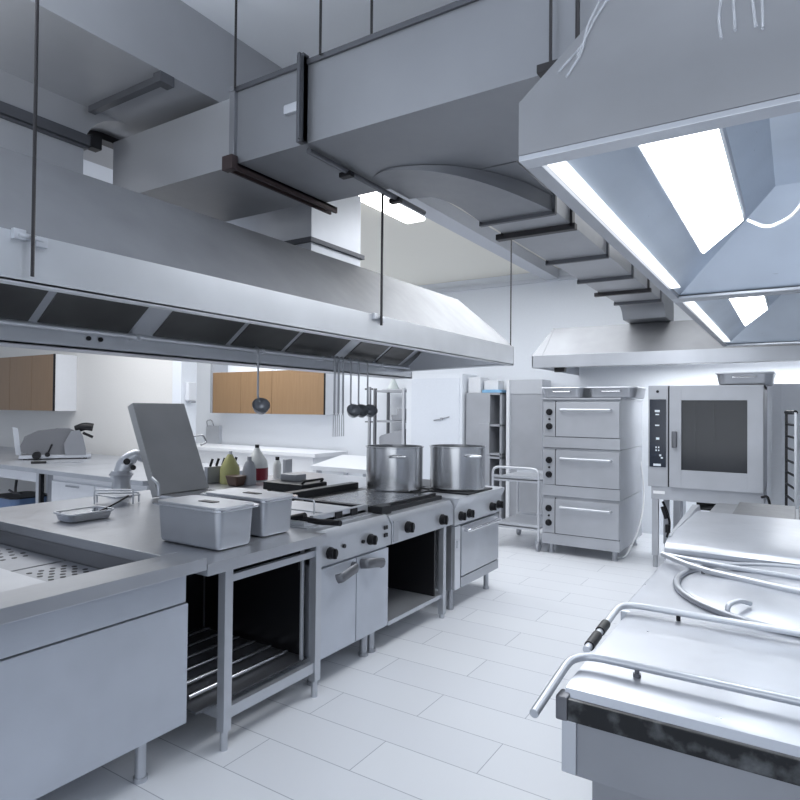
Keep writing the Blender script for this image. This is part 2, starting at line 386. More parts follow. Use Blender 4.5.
# ------------------------------------------------------------------ ducts
D = thing('exhaust_duct', 'large grey rectangular duct crossing overhead in front of the ceiling', 'air duct', (-1.2, 2.44, 2.8))
MB().box(-2.34, 1.2, 2.12, 2.80, 2.80, 3.165, .003).build('duct_body', GALV, D)
MB().box(-3.36, -2.345, 2.12, 2.74, 2.795, 3.14, .003).build('duct_end_section', GALV_L, D)
MB().box(-2.36, -2.325, 2.095, 2.83, 3.155, 3.18, .003).box(-2.36, -2.325, 2.10, 2.125, 2.79, 3.18, .003).build('flange', GALV, D)
m = MB().box(-1.905, -1.865, 2.085, 2.125, 2.80, 3.20, .003).box(-1.88, -1.865, 2.06, 2.12, 2.80, 3.19, .003); m.build('flange', ANGLE, D)
MB().box(-2.0, -1.9, 2.1, 2.13, 2.955, 3.0, .01).build('latch', STEEL_L, D)
m = MB().box(-2.34, 1.2, 2.108, 2.135, 3.155, 3.18, .003); m.build('top_seam', ANGLE, D)
m = MB().box(-2.37, -2.31, 2.08, 2.90, 2.785, 2.80, .002).box(-2.37, -2.355, 2.08, 2.90, 2.765, 2.80, .002).box(-2.325, -2.31, 2.08, 2.90, 2.765, 2.80, .002).box(-2.375, -2.305, 2.07, 2.11, 2.76, 2.83, .003)
m.build('support_channel', BRACKB, D)
MB().tube([(-1.885, 2.15, 2.78), (-1.885, 3.2, 2.78)], .014).build('support_bar', ANGLE, D)
for y in (2.45, 2.9): MB().box(-1.93, -1.86, y - .02, y + .02, 2.755, 2.78, .004).build('bar_clip', BLACK, D)

# branch duct to the wall hood
def arc(cx, cy, r, a0, a1, n): return [(cx + r * math.cos(R(a0 + (a1 - a0) * i / n)), cy + r * math.sin(R(a0 + (a1 - a0) * i / n))) for i in range(n + 1)]
D2 = thing('branch_duct', 'narrow grey duct with bolted flanges running back to the wall hood', 'air duct', (-1.35, 5, 2.72))
front = [(-1.86, 2.62), (-1.78, 2.57), (-1.69, 2.555), (-1.55, 2.60), (-1.43, 2.68), (-1.33, 2.80), (-1.25, 2.95), (-1.19, 3.12), (-1.14, 3.38)]
back = [(-1.86, 2.99), (-1.78, 2.985), (-1.72, 3.0), (-1.66, 3.06), (-1.62, 3.14), (-1.60, 3.2), (-1.585, 3.28), (-1.575, 3.33), (-1.57, 3.38)]
m = MB()
def shz(x): return 2.797 - .085 * min(1, max(0, (x + 1.86) / .66)) ** 1.6
def smooth(P, n=4):
    out = []
    for i in range(len(P) - 1):
        p0, p1, p2, p3 = P[max(i - 1, 0)], P[i], P[i + 1], P[min(i + 2, len(P) - 1)]
        for k in range(n):
            t = k / n
            out.append(tuple(.5 * (2 * p1[c] + (p2[c] - p0[c]) * t + (2 * p0[c] - 5 * p1[c] + 4 * p2[c] - p3[c]) * t * t + (3 * p1[c] - p0[c] - 3 * p2[c] + p3[c]) * t ** 3) for c in (0, 1)))
    return out + [P[-1]]
rows = []
for f_, b_ in zip(smooth(front), smooth(back)):
    z_ = shz(f_[0]); rows.append([m.bm.verts.new(q) for q in ((*f_, 2.798), (*f_, z_), (*b_, z_), (*b_, 2.798))])
for p_, q_ in zip(rows, rows[1:]):
    for i in range(4): m.bm.faces.new((p_[i], q_[i], q_[(i + 1) % 4], p_[(i + 1) % 4]))
m.bm.faces.new(rows[0][::-1]); m.bm.faces.new(rows[-1])
m.build('shoe_plate', GALV, D2, wn=False)
MB().prism([(-1.86, 2.81), (-1.14, 2.81), (-1.14, 3.38), (-1.57, 3.38), (-1.66, 3.06), (-1.86, 2.99)], 'z', 2.80, 3.1).build('shoe', GALV, D2)
MB().box(-1.57, -1.14, 3.38, 6.62, 2.72, 3.08, .003).build('duct_body', GALV_L, D2)
for k, (y, mt, w) in enumerate(((3.36, ANGLE, .03), (3.68, BRACK, .05), (4.52, ANGLE, .03), (5.32, ANGLE, .03), (5.98, BRACK, .045), (6.6, ANGLE, .03))):
    e = .05 if mt is BRACK else .02
    m = MB().box(-1.57 - e, -1.14 + e * .6, y - w / 2, y + w / 2, 2.70 - w * .3, 2.722, .002).box(-1.145, -1.125, y - w / 2, y + w / 2, 2.70, 3.09, .002).box(-1.585, -1.565, y - w / 2, y + w / 2, 2.70, 3.09, .002)
    m.build('flange', mt, D2)
pr = [(6.62, 2.72), (6.70, 2.715), (6.79, 2.70), (6.86, 2.66), (6.90, 2.60), (6.92, 2.58), (7.42, 2.58), (7.41, 2.75), (7.36, 2.9), (7.25, 3.0), (7.1, 3.06), (6.62, 3.08)]
MB().prism(pr, 'x', -1.57, -1.14).build('elbow', GALV, D2)

# upper left elbow duct + bracket bars
D3 = thing('elbow_duct', 'tall grey duct at top left rising from the hood and bending overhead', 'air duct', (-3.3, 1.2, 2.58))
cy_, cz_, rr_ = 2.10, 3.0, .25
prof = [(.3, 2.58), (1.85, 2.58), (1.85, 3.0)] + [(2.10 + .25 * math.cos(R(180 - 90 * i / 8)), 2.97 + .23 * math.sin(R(180 - 90 * i / 8))) for i in range(1, 9)] + [(2.10, 3.58), (.3, 3.58)]
MB().prism(prof, 'x', -3.9, -3.2).build('riser', GALV_L, D3)
MB().box(-3.9, -2.55, 1.0, 3.6, 3.20, 3.6, .003).build('overhead_run', GALV_L, D3)
MB().box(-3.22, -3.17, .4, 1.9, 2.985, 3.04, .003).box(-3.225, -3.185, .4, 1.87, 2.97, 2.985, .003).build('flange', ANGLE, D3)
MB().box(-3.22, -3.16, 1.87, 1.93, 2.98, 3.05, .004).build('corner_bolt', BLACK, D3)
m = MB().box(-3.18, -2.56, 1.86, 1.90, 3.165, 3.2, .003).box(-2.6, -2.545, 1.84, 1.92, 3.15, 3.2, .003); m.build('support_channel', ANGLE, D3)
MB().box(-3.5, -3.42, 2.0, 2.3, 3.16, 3.2, .003).build('rear_channel', BRACK, D3)
D4 = thing('riser_duct', 'short box duct rising from the middle of the long island hood', 'air duct', (-3.0, 3.26, 2.56))
MB().box(-3.4, -2.6, 3.0, 3.53, 2.578, 3.1, .004).build('duct_body', STEEL_L, D4)
MB().box(-3.42, -2.58, 2.975, 3.555, 2.655, 2.685, .003).build('flange', ANGLE, D4)

# hanging rods
rods = [((-2.10, 1.05, 2.02, 3.6), 'long hanging rod at far left clamped to the island hood fascia', .006),
        ((-2.10, 3.07, 2.10, 3.6), 'hanging rod holding the middle of the island hood', .008),
        ((-2.14, 5.17, 2.15, 3.6), 'hanging rod at the far end of the island hood', .006),
        ((-2.31, 2.09, 3.16, 3.6), 'thin rod dropping to the duct corner beside its pale end section', .006),
        ((-1.78, 2.10, 3.17, 3.6), 'thin rod dropping to the duct top just right of the vertical flange', .006),
        ((-1.53, 2.14, 3.16, 3.6), 'thin rod dropping to the big duct top, second to the right of the vertical flange', .006),
        ((-.72, 2.08, 2.80, 3.6), 'rod in front of the big duct beside the near right hood', .006),
        ((-.62, 2.06, 2.80, 3.6), 'rod nearest the near right hood, in front of the big duct', .008)]
for (x, y, a, b), lb, r in rods:
    tag(MB().cyl((x, y, a), (x, y, b), r, 8).build('threaded_rod', BRACK, origin=(x, y, a)), lb, 'hanging rod', 'ceiling rods holding hoods and ducts')
tag(MB().box(-.76, -.56, 2.05, 2.09, 2.77, 2.80, .003).slab([(-.56, 2.05, 2.80), (-.56, 2.09, 2.80), (-.50, 2.09, 2.73), (-.50, 2.05, 2.73)], .02).build('duct_bracket', BRACK, origin=(-.66, 2.07, 2.78)), 'black bracket under the big duct beside the near right hood', 'bracket')

# ceiling light
t = thing('ceiling_light', 'bright white fluorescent ceiling light glimpsed just behind the big duct', 'ceiling light', (-3.2, 4.8, 3.6))
MB().box(-3.42, -3.16, 4.1, 5.45, 3.55, 3.6, .008).build('light_housing', WHITE, t)
MB().box(-3.40, -3.18, 4.13, 5.42, 3.515, 3.55, .01).build('light_diffuser', LAMPC, t)

# ------------------------------------------------------------------ left cooking island
XF = -2.27
def foot(m, x, y, h=.15, r=.02): m.cyl((x, y, .0), (x, y, h), r, 16); m.cyl((x, y, 0), (x, y, .02), r * 1.25, 16); return m
# sink / bain-marie unit
S = thing('bain_marie', 'long steel bain-marie counter with sunken perforated well at bottom left', 'kitchen counter', (-3.2, 1.0, 0))
m = MB(); X0, X1, Y0, Y1 = -4.28, -2.2, .15, 1.865; bx0, bx1, by0, by1 = -4.15, -2.40, .25, 1.775
zt = .93
m.box(bx1, X1, Y0, Y1, zt - .055, zt, .004); m.box(X0, bx0, Y0, Y1, zt - .055, zt, .004); m.box(bx0, bx1, by1, Y1, zt - .055, zt, .003); m.box(bx0, bx1, Y0, by0, zt - .055, zt, .003)
m.build('countertop', STEEL_T, S)
m = MB(); m.box(bx0 - .004, bx0, by0, by1, .77, zt - .05, 0); m.box(bx1, bx1 + .004, by0, by1, .77, zt - .05, 0); m.box(bx0, bx1, by1, by1 + .004, .77, zt - .05, 0)
m.box(bx0, bx1, by0 - .004, by0, .77, zt - .05, 0); m.box(bx0, bx1, by0, by1, .755, .77, 0)
m.build('well', steel('well_steel', (.25, .255, .275), .35, .6), S)
for k, (a, b) in enumerate(((-3.15, -2.42), (-4.13, -3.17))):
    p = MB().box(a, b, 1.50, 1.768, .795, .805, .002).build('perforated_plate', STEEL_M, S)
    hm = MB(); n = 0
    for i in range(9):
        for j in range(4):
            x = a + .1 + i * (b - a - .35) / 8; y = 1.535 + j * .055 + (.025 if i % 2 else 0)
            hm.cyl((x, y, .8045), (x, y, .8065), .013, 10)
    hm.build('hole_pattern', BLACK, p)
MB().box(-4.14, -2.41, .26, 1.49, .795, .815, .004).build('well_cover', STEEL_L, S)
MB().box(-2.30, -2.275, .2, 1.815, .735, .875, .003).box(-4.2, -2.30, 1.80, 1.815, .735, .875, .002).box(-4.2, -4.18, .2, 1.80, .735, .875, .002).build('apron', PANEL, S)
MB().box(-4.2, -2.272, .2, 1.825, .20, .728, .003).build('front_panel', PANEL, S)
for y in (.4, 1.66):
    for x in (-4.1, -2.36): foot(MB(), x, y, .21, .024).build('leg', STEEL, S)
# open worktable
T = thing('worktable', 'open steel worktable with barred undershelf holding two lidded pans', 'worktable', (-2.7, 2.3, 0))
MB().box(-3.24, -2.2, 1.87, 2.70, .845, .90, .004).build('worktop', STEEL_T, T)
for (x, y) in ((-2.25, 2.02), (-2.25, 2.665), (-3.2, 2.02), (-3.2, 2.665)):
    MB().box(x - .024, x + .024, y - .024, y + .024, .09, .845, .003).cyl((x, y, 0), (x, y, .1), .018, 16).build('leg', STEEL, T)
m = MB(); m.box(-2.27, -2.235, 2.04, 2.645, .14, .195, .003); m.box(-3.22, -3.18, 2.04, 2.645, .14, .195, .003); m.box(-3.2, -2.25, 2.005, 2.035, .14, .195, .003); m.box(-3.2, -2.25, 2.65, 2.68, .14, .195, .003)
m.build('lower_frame', STEEL, T)
MB().box(-2.268, -2.24, 2.04, 2.645, .775, .81, .003).build('upper_rail', STEEL, T)
for k in range(6):
    x = -2.42 - k * .13
    MB().cyl((x, 1.95, .225), (x, 2.62, .225), .012, 12).build('shelf_bar', STEEL_P, T)
MB().box(-3.2, -2.3, 1.90, 2.66, .197, .207, .002).build('drip_tray', STEEL_D, T)
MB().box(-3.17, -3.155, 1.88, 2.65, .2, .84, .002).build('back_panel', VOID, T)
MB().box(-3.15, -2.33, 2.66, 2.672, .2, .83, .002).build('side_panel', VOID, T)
MB().box(-2.315, -2.30, 2.61, 2.63, .2, .81, .003).build('inner_post', STEEL_L, T)
MB().box(-2.335, -2.318, 2.60, 2.64, .70, .78, .004).build('catch', BLACK, T)
# fryer cabinet
def knob(m, x, y, z, r=.03): m.cyl((x, y, z), (x + .012, y, z), r * 1.15, 20); m.cyl((x + .01, y, z), (x + .04, y, z), r, 20); m.box(x + .035, x + .05, y - r * .25, y + r * .25, z - r * .95, z + r * .95, .003); return m
Fm = thing('deep_fryer', 'steel double deep fryer cabinet with two doors and black knobs', 'fryer', (-2.7, 3.06, 0))
MB().box(-3.22, -2.285, 2.71, 3.42, .16, .86, .003).build('cabinet', PANEL, Fm)
m = MB(); m.prism([(-2.26, .70), (-2.26, .83), (-2.30, .895), (-3.22, .895), (-3.22, .70)], 'y', 2.71, 3.44); m.build('control_panel', STEEL, Fm)
for a, b, s in ((2.72, 3.06, 1), (3.068, 3.415, -1)):
    d = MB().box(-2.285, -2.262, a, b, .175, .685, .004).build('door', PANEL, Fm)
    yc = b - .02 if s > 0 else a + .02
    pts = [(-2.262, yc - s * .02, .64), (-2.215, yc - s * .03, .645), (-2.205, yc - s * .10, .64), (-2.205, yc - s * .19, .62), (-2.235, yc - s * .20, .61)]
    MB().tube(pts, .016, .03, 10, 1.9).build('door_handle', STEEL_D, d)
knob(MB(), -2.26, 2.80, .765).build('knob', BLACK, Fm); knob(MB(), -2.26, 3.20, .775).build('knob', BLACK, Fm)
m = MB()
for y, z in ((2.93, .782), (3.12, .775)): m.cyl((-2.26, y, z), (-2.248, y, z), .012, 12)
m.build('indicator_lamp', BLACK, Fm)
MB().box(-2.262, -2.252, 3.355, 3.395, .81, .835, .003).box(-2.262, -2.252, 3.355, 3.395, .76, .785, .003).build('rocker_switch', BLACK, Fm)
for a, b in ((2.76, 3.05), (3.09, 3.38)):
    w = MB(); w.box(-3.05, -2.42, a, b, .90, .93, .006); w.build('well_lid', STEEL_L, Fm)
MB().box(-3.1, -2.38, 2.74, 3.40, .893, .903, .002).build('well_rim', STEEL_T, Fm)
MB().box(-2.45, -2.42, 2.84, 3.4, .90, .955, .004).build('splash_edge', STEEL, Fm)
for y in (3.08, 3.24): MB().box(-2.4205, -2.413, y - .035, y + .035, .907, .95, .002).build('slot', BLACK, Fm)
m = MB().tube([(-2.48, 2.80, .94), (-2.34, 2.80, .935), (-2.18, 2.795, .945)], .017, .03); m.tube([(-2.55, 2.80, .935), (-2.45, 2.80, .96)], .02); m.build('basket_handle', BLACK, Fm)
MB().tube([(-2.72, 2.78, .93), (-2.72, 2.78, .99), (-2.72, 2.92, .99), (-2.72, 2.92, .93)], .005, .02).build('basket_hook', STEEL_L, Fm)
MB().tube([(-2.55, 3.0, .93), (-2.55, 3.0, 1.02), (-2.9, 3.0, 1.02), (-2.9, 3.0, .93)], .005, .02).build('lid_rail', STEEL_L, Fm)
for x, y in ((-2.36, 3.36), (-2.36, 2.78), (-3.1, 3.36), (-3.1, 2.78), (-2.36, 3.28)):
    foot(MB(), x, y, .17, .026).build('leg', STEEL_M, Fm)
# griddle unit
G_ = thing('griddle', 'black griddle unit on open steel stand with dark interior', 'griddle', (-2.7, 3.9, 0))
MB().prism([(-2.255, .70), (-2.255, .84), (-2.285, .885), (-3.22, .885), (-3.22, .70)], 'y', 3.445, 4.315).build('control_panel', STEEL, G_)
MB().box(-3.2, -2.36, 3.47, 4.325, .88, .915, .006).build('griddle_frame', IRON, G_)
MB().box(-3.02, -2.46, 3.54, 4.22, .912, .922, .004).build('griddle_plate', GRIDDLE, G_)
m = MB().box(-2.42, -2.32, 3.42, 3.54, .885, .945, .008); m.box(-2.43, -2.40, 3.44, 4.3, .90, .935, .006); m.box(-3.02, -2.4, 3.43, 3.465, .90, .935, .006); m.build('grease_rim', IRON, G_)
MB().box(-3.24, -3.16, 3.44, 4.3, .90, .965, .008).build('rear_guard', IRON, G_)
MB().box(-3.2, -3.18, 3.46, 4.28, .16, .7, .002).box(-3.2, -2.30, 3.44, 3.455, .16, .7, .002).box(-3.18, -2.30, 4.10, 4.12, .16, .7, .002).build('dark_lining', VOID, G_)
MB().box(-3.2, -2.28, 3.45, 4.24, .155, .185, .003).build('bottom_shelf', STEEL, G_)
for y, z in ((3.64, .785), (4.13, .765)): knob(MB(), -2.255, y, z, .035).build('knob', BLACK, G_)
MB().box(-2.262, -2.25, 3.46, 3.52, .71, .85, .004).build('drawer_pull', STEEL_M, G_)
for x, y in ((-2.285, 4.2), (-3.15, 4.2), (-3.15, 3.5)):
    MB().box(x - .022, x + .022, y - .022, y + .022, .03, .72, .003).cyl((x, y, 0), (x, y, .04), .02).build('leg', STEEL, G_)
# oven range
O = thing('oven_range', 'steel range with oven door under two tall stockpots', 'cooker', (-2.7, 4.8, 0))
MB().box(-3.22, -2.29, 4.36, 5.22, .16, .86, .003).build('body', STEEL, O)
m = MB().prism([(-2.25, .685), (-2.25, .815), (-2.215, .88), (-2.215, .90), (-3.22, .90), (-3.22, .685)], 'y', 4.335, 5.24); m.build('control_panel', STEEL_L, O)
d = MB().box(-2.29, -2.255, 4.47, 5.2, .26, .665, .005).build('oven_door', STEEL, O)
MB().tube([(-2.26, 4.52, .625), (-2.21, 4.52, .625), (-2.21, 5.16, .625), (-2.26, 5.16, .625)], .014, .02).build('door_handle', STEEL_P, d)
MB().box(-2.292, -2.26, 4.47, 5.21, .17, .25, .003).build('kick_panel', STEEL_M, O)
MB().box(-2.29, -2.262, 4.365, 4.46, .17, .67, .003).box(-2.268, -2.252, 4.39, 4.43, .50, .56, .004).build('hinge_post', STEEL_L, O)
for y in (4.43, 4.58, 5.02, 5.17): knob(MB(), -2.25, y, .75, .032).build('knob', BLACK, O)
for x, y in ((-2.85, 4.42), (-2.48, 4.80), (-2.95, 5.0), ):
    MB().box(x - .26, x + .24, max(y - .25, 4.345), y + .23, .895, .915, .006).build('hotplate', IRON, O)
for x, y in ((-2.33, 4.42), (-2.33, 5.1), (-3.1, 4.42), (-3.1, 5.1)): foot(MB(), x, y, .17, .022).build('leg', STEEL_M, O)
# rear row of the island
Q = thing('rear_counter', 'rear row of steel worktop along the back of the cooking island', 'kitchen counter', (-3.9, 3.5, 0))
MB().box(-4.6, -3.26, 1.87, 5.2, .855, .895, .004).build('worktop', STEEL_T, Q)
MB().box(-4.45, -3.27, 1.9, 5.15, .12, .85, .003).build('cabinet', STEEL, Q)
for x, y in ((-4.4, 2.0), (-4.4, 5.05), (-3.4, 5.05)): foot(MB(), x, y, .13, .022).build('leg', STEEL_M, Q)

# pans with lids
def pan(loc, label):
    x, y = loc; w, d = .50, .27
    p = thing('gastronorm_pan', label, 'food pan', (x, y, .90), 'lidded food pans on the worktable')
    MB().rbox(x - w / 2 + .012, x + w / 2 - .012, y - d / 2 + .012, y + d / 2 - .012, .902, 1.098, .04, .012).build('body', STEEL, p)
    m = MB().rbox(x - w / 2 - .012, x + w / 2 + .012, y - d / 2 - .012, y + d / 2 + .012, 1.094, 1.104, .045, 0); m.build('rim', STEEL_P, p)
    l = MB().rbox(x - w / 2 + .01, x + w / 2 - .01, y - d / 2 + .01, y + d / 2 - .01, 1.104, 1.113, .035, .0).build('lid', STEEL_L, p)
    MB().box(x - .03, x + .08, y - .022, y + .022, 1.1125, 1.1165, .006).build('handle_recess', BLACK, l)
    return p
pan((-2.565, 2.16), 'near deep steel food pan with flat lid, at the table corner')
pan((-2.62, 2.515), 'far deep steel food pan with flat lid, beside the fryer')
# shallow tray + ladle
p = thing('shallow_tray', 'small shallow steel tray lying on the worktop behind the sunken well', 'tray', (-3.72, 2.2, .895))
m = MB().rbox(-3.82, -3.62, 2.05, 2.34, .897, .945, .05, .012, cap=False); m.rbox(-3.812, -3.628, 2.058, 2.332, .903, .945, .046, .012, cap=False); m.build('body', STEEL_P, p)
MB().tube([(-3.72, 2.047, .947), (-3.617, 2.047, .947), (-3.617, 2.343, .947), (-3.823, 2.343, .947), (-3.823, 2.047, .947), (-3.72, 2.047, .947)], .006, .05).build('rim', STEEL_L, p)
tag(MB().tube([(-3.70, 2.22, .915), (-3.72, 2.40, .965), (-3.76, 2.52, 1.0)], .006, .05).build('serving_spoon', BLACK, origin=(-3.70, 2.22, .915)), 'dark handled spoon resting in the small shallow tray', 'spoon')
# stockpots
def pot(x, y, r, hgt, label, ang):
    p = thing('stockpot', label, 'stockpot', (x, y, .915), 'stockpots on the range')
    MB().lathe([(0, 0), (r - .02, 0), (r - .006, .006), (r, .02), (r, hgt), (r + .008, hgt + .004), (r + .008, hgt + .012), (r - .006, hgt + .012), (r - .006, .03), (0, .03)], x, y, .915, 64).build('body', POT, p)
    for s in (0, 180):
        a = R(ang + s); cx, sy = math.cos(a), math.sin(a); tx, ty = -sy, cx
        b = [(x + cx * r + tx * .065, y + sy * r + ty * .065), (x + cx * (r + .055) + tx * .065, y + sy * (r + .055) + ty * .065), (x + cx * (r + .055) - tx * .065, y + sy * (r + .055) - ty * .065), (x + cx * r - tx * .065, y + sy * r - ty * .065)]
        MB().tube([(q[0], q[1], .915 + hgt - .06) for q in b], .009, .03).build('handle', STEEL_P, p)
    return p
pot(-2.88, 4.43, .24, .355, 'left steel stockpot nearer the griddle, its side handle facing forward', -52)
pot(-2.475, 4.815, .24, .355, 'right steel stockpot at the far end of the range', -33)

# tilting lid, rear-row appliances
t = thing('tilting_pan', 'tilting pan on the rear worktop with tall grey lid propped open', 'braising pan', (-4.1, 3.25, .895))
MB().slab([(-4.08, 2.98, .93), (-4.08, 3.47, .93), (-4.41, 3.47, 1.625), (-4.41, 2.98, 1.625)], .07).build('open_lid', LID, t)
MB().box(-4.09, -3.75, 3.0, 3.45, .895, .925, .006).build('pan_rim', STEEL_P, t)
MB().tube([(-4.0, 2.93, .93), (-4.0, 2.93, 1.02), (-4.08, 2.93, 1.06)], .012, .03).build('hinge_arm', STEEL_L, t)
MB().tube([(-4.3, 3.48, 1.35), (-4.25, 3.54, 1.36), (-4.2, 3.54, 1.3), (-4.2, 3.48, 1.28)], .008, .02).build('lid_handle', STEEL_P, t)
t = thing('mixer_tap', 'grey steel swivel unit beside the propped open lid', 'kitchen appliance', (-4.45, 2.92, .895))
MB().lathe([(0, 0), (.1, 0), (.1, .02), (.07, .05), (.065, .13), (.09, .17), (.07, .2), (0, .2)], -4.45, 2.92, .895, 28).build('base', STEEL, t)
MB().tube([(-4.45, 2.92, 1.07), (-4.43, 2.95, 1.17), (-4.38, 3.0, 1.22), (-4.35, 3.05, 1.19)], [.06, .065, .065, .062, .06, .058, .056, .055, .052, .05, .05, .048, .045, .042, .04, .04], .06, 16).build('head', STEEL_L, t)
MB().cyl((-4.38, 2.92, 1.17), (-4.36, 2.905, 1.17), .025).cyl((-4.37, 2.97, 1.12), (-4.35, 2.955, 1.12), .02).build('dial', BLACK, t)
t = thing('wire_stand', 'bent wire stand with small shelf on the worktop behind the tray', 'wire stand', (-4.12, 2.62, .895))
MB().tube([(-4.2, 2.55, .9), (-4.2, 2.55, 1.0), (-4.0, 2.72, 1.0), (-4.0, 2.72, .9)], .006, .02).tube([(-4.25, 2.6, .9), (-4.25, 2.6, .97), (-4.05, 2.8, .97), (-4.05, 2.8, .9)], .006, .02).build('wire_frame', STEEL_L, t)
MB().box(-4.26, -4.0, 2.58, 2.78, .955, .963, .002).build('shelf_plate', STEEL, t)

# utensils hanging from the rail
def ladle(y, zb, label, ln, grp, dark=True):
    x = -3.0
    o = thing('ladle', label, 'ladle', (x, y, 1.97), grp)
    MB().tube([(x - .018, y, 1.965), (x - .012, y, 1.995), (x + .006, y, 1.995), (x + .016, y, 1.96), (x + .016, y, zb + .10), (x + .018, y + .012, zb + .06)], .007, .01, 8).build('handle', STEEL_M, o)
    prof = [(0, 0), (.026, .006), (.045, .024), (.056, .055), (.058, .07), (.054, .07), (.050, .052), (.04, .026), (.022, .011), (0, .008)]
    b = MB().lathe(prof, 0, 0, 0, 24, False)
    rot = Matrix.Rotation(R(40), 4, 'X') @ Matrix.Rotation(R(38), 4, 'Y')
    for v in b.bm.verts: v.co = rot @ v.co + Vector((x + .02, y + .02, zb))
    b.build('bowl', STEEL_M, o)
    return o
ladle(2.93, 1.575, 'single ladle hanging alone from the hood rail in front of the brown cupboards', 0, None)
for y, lb in ((3.94, 'ladle nearest the forks, first of three hanging together on the hood rail'), (4.045, 'middle of three ladles hanging together on the hood rail'), (4.17, 'ladle at the far right of three hanging together on the hood rail')):
    ladle(y, 1.545, lb, 0, 'ladles on the hood rail')
for k, (y, lb) in enumerate(((3.735, 'long steel fork hanging leftmost beside the three ladles'), (3.785, 'long steel fork hanging in the middle of three beside the ladles'), (3.84, 'long steel fork hanging closest to the three ladles'))):
    o = thing('serving_fork', lb, 'serving fork', (-3.0, y, 1.97), 'forks on the hood rail')
    x = -2.984
    MB().tube([(-3.018, y, 1.965), (-3.012, y, 1.995), (-2.994, y, 1.995), (x, y, 1.96), (x, y, 1.56)], .008, .01, 8).build('handle', STEEL_M, o)
    MB().tube([(x, y, 1.565), (x, y - .012, 1.54), (x, y - .013, 1.38)], .003, .01, 6).tube([(x, y, 1.565), (x, y + .012, 1.54), (x, y + .013, 1.38)], .003, .01, 6).build('prongs', STEEL_M, o)

# bottles etc. on the rear worktop
def bottle(name, x, y, prof, mat, capmat, label, cat, z=.895, liquid=None):
    o = thing(name, label, cat, (x, y, z))
    MB().lathe(prof, x, y, z, 24).build('body', mat, o)
    top = prof[-1][1]
    MB().lathe([(0, top - .005), (.02, top - .005), (.02, top + .03), (0, top + .03)], x, y, z, 16).build('cap', capmat, o)
    if liquid: MB().lathe([(liquid[3], .01), (liquid[3], liquid[1])], x, y, z, 24).build('liquid_band', liquid[2], o)
    return o
bottle('jug', -4.38, 4.30, [(0, 0), (.1, 0), (.105, .02), (.105, .14), (.098, .19), (.055, .25), (.028, .30), (.022, .315)], CLEAR, BLACK, 'milky plastic jug with dark red lower half and black cap', 'jug', liquid=(0, .125, RED, .1065))
bottle('jug', -4.40, 3.98, [(0, 0), (.085, 0), (.09, .02), (.088, .14), (.05, .22), (.02, .27)], YEL, WHITE, 'yellowish plastic jug left of the red filled jug', 'jug')
bottle('spray_bottle', -4.20, 4.03, [(0, 0), (.058, 0), (.062, .02), (.06, .14), (.04, .20), (.015, .225)], GREYP, GREYP, 'plain grey bottle standing in front of the jug with red lower half', 'bottle')
bottle('condiment_bottle', -4.38, 4.58, [(0, 0), (.04, 0), (.042, .02), (.042, .13), (.03, .16), (.018, .18)], CLEAR, BLACK, 'small pale bottle with dark cap right of the jugs', 'bottle')
tag(MB().rbox(-4.31, -4.15, 3.83, 3.97, .896, .985, .03, .02).build('tub', BROWN, origin=(-4.23, 3.9, .896)), 'small brown tub in front of the yellowish jug on the rear worktop', 'tub')
tag(MB().box(-4.42, -4.38, 4.7, 4.8, .895, 1.07, .004).box(-4.47, -4.38, 4.7, 4.8, .895, .91, .003).build('menu_stand', GREYP, origin=(-4.4, 4.75, .895)), 'small grey upright stand on the rear worktop right of the bottles', 'stand')
t = thing('knife_block', 'dark knife block holding black handled knives above the yellowish jug', 'knife rack', (-4.54, 4.0, .895))
MB().box(-4.56, -4.515, 3.82, 4.2, .897, 1.05, .004).build('block', GREYP, t)
for k in range(5): MB().tube([(-4.54, 3.87 + k * .072, 1.05), (-4.53, 3.89 + k * .072, 1.12)], .012).build('knife_handle', BLACK, t)
t = thing('contact_grill', 'low black contact grill on the rear worktop behind the fryer', 'grill', (-3.6, 3.8, .895))
MB().box(-3.80, -3.36, 3.80, 4.12, .905, .975, .012).build('body', IRON, t)
MB().box(-3.74, -3.56, 3.95, 4.08, .975, 1.03, .006).build('drip_drawer', STEEL_M, t)
MB().tube([(-3.40, 3.84, .97), (-3.37, 3.84, 1.0), (-3.37, 4.08, 1.0), (-3.40, 4.08, .97)], .01, .02).build('handle', BLACK, t)
for x, y in ((-3.76, 3.84), (-3.76, 4.08), (-3.40, 3.84), (-3.40, 4.08)): MB().cyl((x, y, .895), (x, y, .91), .018).build('foot', BLACK, t)

# ------------------------------------------------------------------ right cooking island
B1 = thing('bratt_pan', 'nearest steel bratt pan at bottom right with grimy front edge and lid rail', 'bratt pan', (.1, 1.95, 0))
MB().prism([(1.545, .838), (1.545, .882), (1.56, .898), (1.60, .903), (2.25, .90), (2.305, .89), (2.305, .838)], 'x', -.49, 1.1).build('lid', ISLAND, B1)
MB().box(-.50, 1.1, 1.528, 1.544, .83, .884, .004).build('front_band', GRIME, B1)
MB().box(-.505, -.475, 1.522, 1.57, .83, .89, .006).build('corner_cap', STEEL_D, B1)
MB().box(-.485, 1.1, 1.54, 2.30, .695, .832, .004).build('pan_body', BASE, B1)
MB().box(-.492, -.455, 1.532, 1.58, .70, .83, .004).build('edge_post', STEEL, B1)
MB().box(-.44, 1.1, 1.62, 2.30, .12, .69, .004).build('base_cabinet', BASE, B1)
m = MB().tube([(-.515, 1.40, .89), (-.515, 1.715, .93), (1.1, 1.715, .935)], .011, .08, 12); m.build('lid_rail', STEEL, B1)
for x in (-.35, .35): MB().cyl((x, 1.715, .90), (x, 1.715, .93), .006, 10).cyl((x, 1.715, .897), (x, 1.715, .912), .010, 12).build('rail_post', STEEL_D, B1)
for x in (-.38, 1.0): foot(MB(), x, 1.75, .13, .024).build('leg', STEEL, B1)
